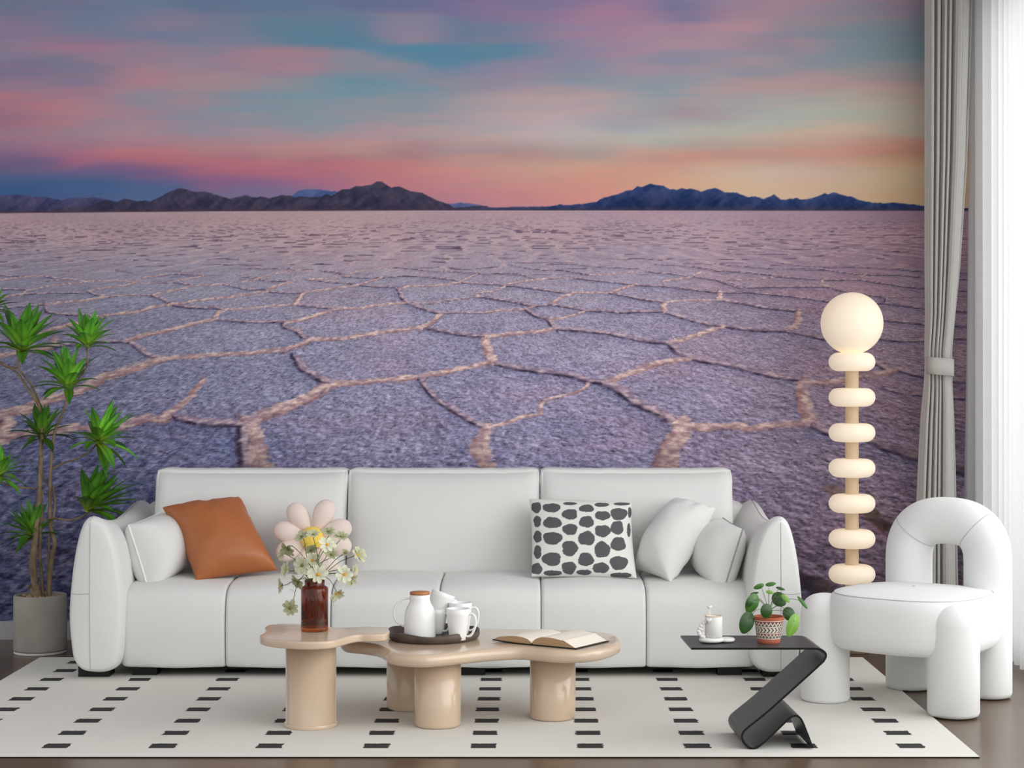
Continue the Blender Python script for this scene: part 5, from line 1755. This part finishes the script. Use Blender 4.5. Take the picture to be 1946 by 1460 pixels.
# ------------------------------------------------------------------ tall potted plant on the left
def build_plant():
    d = 7.62
    c = ((76.5 - CX) * d / F, d, 0)
    t = thing('potted_plant', c, 'tall branching dracaena-like plant with green rosettes in a grey concrete pot, left of the sofa', 'potted plant')
    m_con = mat('grey_concrete', lin(158, 154, 146), 0.85, 0.2, vary=0.1, vscale=9, bump=0.15, bscale=60)
    m_rim = mat('pale_pot_foot', lin(214, 212, 206), 0.7, 0.2)
    r = 0.1105; h = 0.248
    MB().add(*lathe([(0.001, 0.012), (r, 0.012), (r + 0.0005, 0.02), (r, h - 0.004), (r - 0.003, h), (r - 0.010, h), (r - 0.012, h - 0.004), (r - 0.014, h - 0.03)], c, 64)).build('pot', m_con, t)
    MB().add(*lathe([(0.001, 0), (r - 0.004, 0), (r - 0.001, 0.002), (r - 0.001, 0.011), (r - 0.003, 0.0125)], c, 64)).build('pot_foot', m_rim, t)
    m_soil = mat('dark_soil', lin(56, 42, 34), 0.95, 0.1, bump=0.6, bscale=150)
    MB().add(*lathe([(0.001, h - 0.016), (r - 0.012, h - 0.018)], c, 40)).build('soil', m_soil, t)
    rs = random.Random(3)
    m_peb = mat('tan_pebbles', lin(170, 148, 112), 0.8, 0.2, vary=0.25, vscale=40)
    mbk = MB()
    for k in range(55):
        a, q = rs.uniform(0, 6.28), math.sqrt(rs.random()) * (r - 0.024)
        s = rs.uniform(0.006, 0.013)
        mbk.add(*blob((c[0] + q * math.cos(a), c[1] + q * math.sin(a), h - 0.014 + s * 0.3), s, 6, 8, (1, rs.uniform(.7, 1), .7)))
    o = mbk.build('pebbles', m_peb, t); o['kind'] = 'stuff'
    m_bark = mat('grey_brown_bark', lin(132, 114, 92), 0.9, 0.15, vary=0.35, vscale=40, stretch=(1, 1, 0.35), bump=0.7, bscale=90)
    zz = lambda X, Y, dd=0.0: P(X / 1.921, 530 + Y / 1.921, d + dd)
    def stem(pts, r0, r1, dd=0.0):
        pp = [zz(x, y, dd + 0.02 * math.sin(i * 1.7)) for i, (x, y) in enumerate(pts)]
        path = catmull(pp, 8)
        n = len(path)
        rad = [(r0 + (r1 - r0) * i / (n - 1)) * (1 + 0.12 * math.sin(i * 2.3)) for i in range(n)]
        MB().add(*tube(path, rad, 10)).build('stem', m_bark, t)
    stem([(143, 1178), (128, 1110), (120, 1040), (124, 980), (134, 900), (142, 820), (146, 740), (150, 650)], 0.0175, 0.0085, -0.01)
    stem([(158, 1178), (152, 1090), (145, 1010), (148, 930), (152, 840), (147, 740), (145, 660), (152, 560), (150, 480), (118, 395), (68, 325), (75, 272)], 0.008, 0.0042, 0.015)
    stem([(150, 650), (152, 560), (146, 480), (128, 440), (95, 390), (62, 345), (30, 320), (-30, 300)], 0.0075, 0.004, 0.0)
    stem([(72, 322), (40, 325), (10, 312), (-30, 250), (-32, 115)], 0.004, 0.0035, 0.0)
    stem([(182, 1178), (184, 1090), (190, 1020), (200, 962), (184, 900), (182, 800), (184, 720), (190, 640), (200, 560), (225, 500), (248, 430), (250, 400)], 0.010, 0.0045, 0.0)
    stem([(168, 1178), (176, 1100), (178, 1000), (182, 930), (200, 840), (196, 780), (185, 740)], 0.006, 0.0045, 0.02)
    stem([(250, 425), (285, 370), (315, 325), (319, 285), (317, 252)], 0.0042, 0.0034, 0.0)
    stem([(190, 695), (235, 672), (285, 655), (325, 632), (355, 602)], 0.0042, 0.0034, -0.01)
    stem([(148, 892), (165, 880), (200, 875), (255, 881), (295, 870), (325, 850)], 0.0042, 0.0036, -0.01)
    stem([(155, 800), (150, 770), (110, 765), (50, 758), (0, 742), (-10, 728)], 0.0042, 0.0034, 0.0)
    stem([(150, 700), (165, 740), (185, 760)], 0.004, 0.0035, 0.0)
    stem([(130, 1165), (112, 1130), (100, 1120)], 0.008, 0.006, -0.02)
    stem([(135, 985), (127, 960), (124, 945)], 0.004, 0.0035, -0.02)
    m_leaf = mat('strap_leaf', (1, 1, 1, 1), 0.38, 0.4, attr='Col')
    def rosette(X, Y, L, ang, n, seed, dd=0.0, spread=1.0, dark=0.0):
        rs = random.Random(seed)
        base = zz(X, Y, dd)
        ang = math.radians(ang)
        axis = Vector((math.cos(ang), -0.15, math.sin(ang))).normalized()
        e1 = axis.cross(Vector((0, 1, 0))).normalized(); e2 = axis.cross(e1)
        Lm = L * 1.07 / 1.921 * d / F
        mbk = MB()
        n += 5
        for k in range(n):
            q = (k + 0.5) / n
            th = k * 2.39996 + rs.uniform(-.3, .3)
            pol = (0.12 + 1.95 * q ** 0.9 * spread) + rs.uniform(-.1, .1)
            ll = Lm * (1.0 - 0.22 * abs(q - 0.45)) * rs.uniform(0.85, 1.08)
            d0 = axis * math.cos(pol * 0.72) + (e1 * math.cos(th) + e2 * math.sin(th)) * math.sin(pol * 0.72)
            d0.normalize()
            start = base + axis * (0.02 * (1 - q))
            wv = d0.cross(Vector((0, 0, 1)))
            if wv.length < 0.2: wv = e1.copy()
            wv.normalize()
            nr = wv.cross(d0).normalized()
            if nr.z < 0: nr = -nr
            S = 10
            W = ll * rs.uniform(0.094, 0.122)
            p = start.copy(); dv = d0.copy()
            verts, cols = [], []
            tone = rs.uniform(0.85, 1.15)
            for i in range(S + 1):
                s = i / S
                w = W * (0.45 + 0.75 * math.sin(math.pi * min(1, s * 0.9 + 0.08)) ** 1.0) * (1 - s ** 6)
                nn = wv.cross(dv).normalized()
                if nn.z < 0: nn = -nn
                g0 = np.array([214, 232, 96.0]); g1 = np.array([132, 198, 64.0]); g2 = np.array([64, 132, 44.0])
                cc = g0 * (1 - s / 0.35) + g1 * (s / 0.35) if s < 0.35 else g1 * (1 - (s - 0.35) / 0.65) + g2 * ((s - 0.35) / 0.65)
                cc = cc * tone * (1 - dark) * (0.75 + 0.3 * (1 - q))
                for j in (-1, -0.5, 0, 0.5, 1):
                    verts.append(p + wv * (w * j) + nn * (0.28 * w * abs(j)))
                    k2 = cc * (1.12 if abs(j) == 0.5 else (0.88 if j == 0 else 0.95))
                    cols.append(lin(*[min(255, max(0, t_)) for t_ in k2]))
                p = p + dv * (ll / S)
                dv = (dv + Vector((0, 0, -0.075 * (0.3 + q)))).normalized()
            fs = [(i * 5 + j, i * 5 + j + 1, (i + 1) * 5 + j + 1, (i + 1) * 5 + j) for i in range(S) for j in range(4)]
            mbk.add(verts, fs, 0, cols)
        mbk.build('leaf_rosette', m_leaf, t, colors=True)
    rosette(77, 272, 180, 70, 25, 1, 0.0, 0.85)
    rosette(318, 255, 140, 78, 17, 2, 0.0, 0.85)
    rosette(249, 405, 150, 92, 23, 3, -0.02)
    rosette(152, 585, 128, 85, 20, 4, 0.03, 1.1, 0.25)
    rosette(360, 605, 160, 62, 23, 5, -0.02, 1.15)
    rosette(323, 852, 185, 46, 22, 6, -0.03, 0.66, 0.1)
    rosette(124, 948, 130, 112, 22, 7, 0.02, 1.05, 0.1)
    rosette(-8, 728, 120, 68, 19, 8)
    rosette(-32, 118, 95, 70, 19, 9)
build_plant()
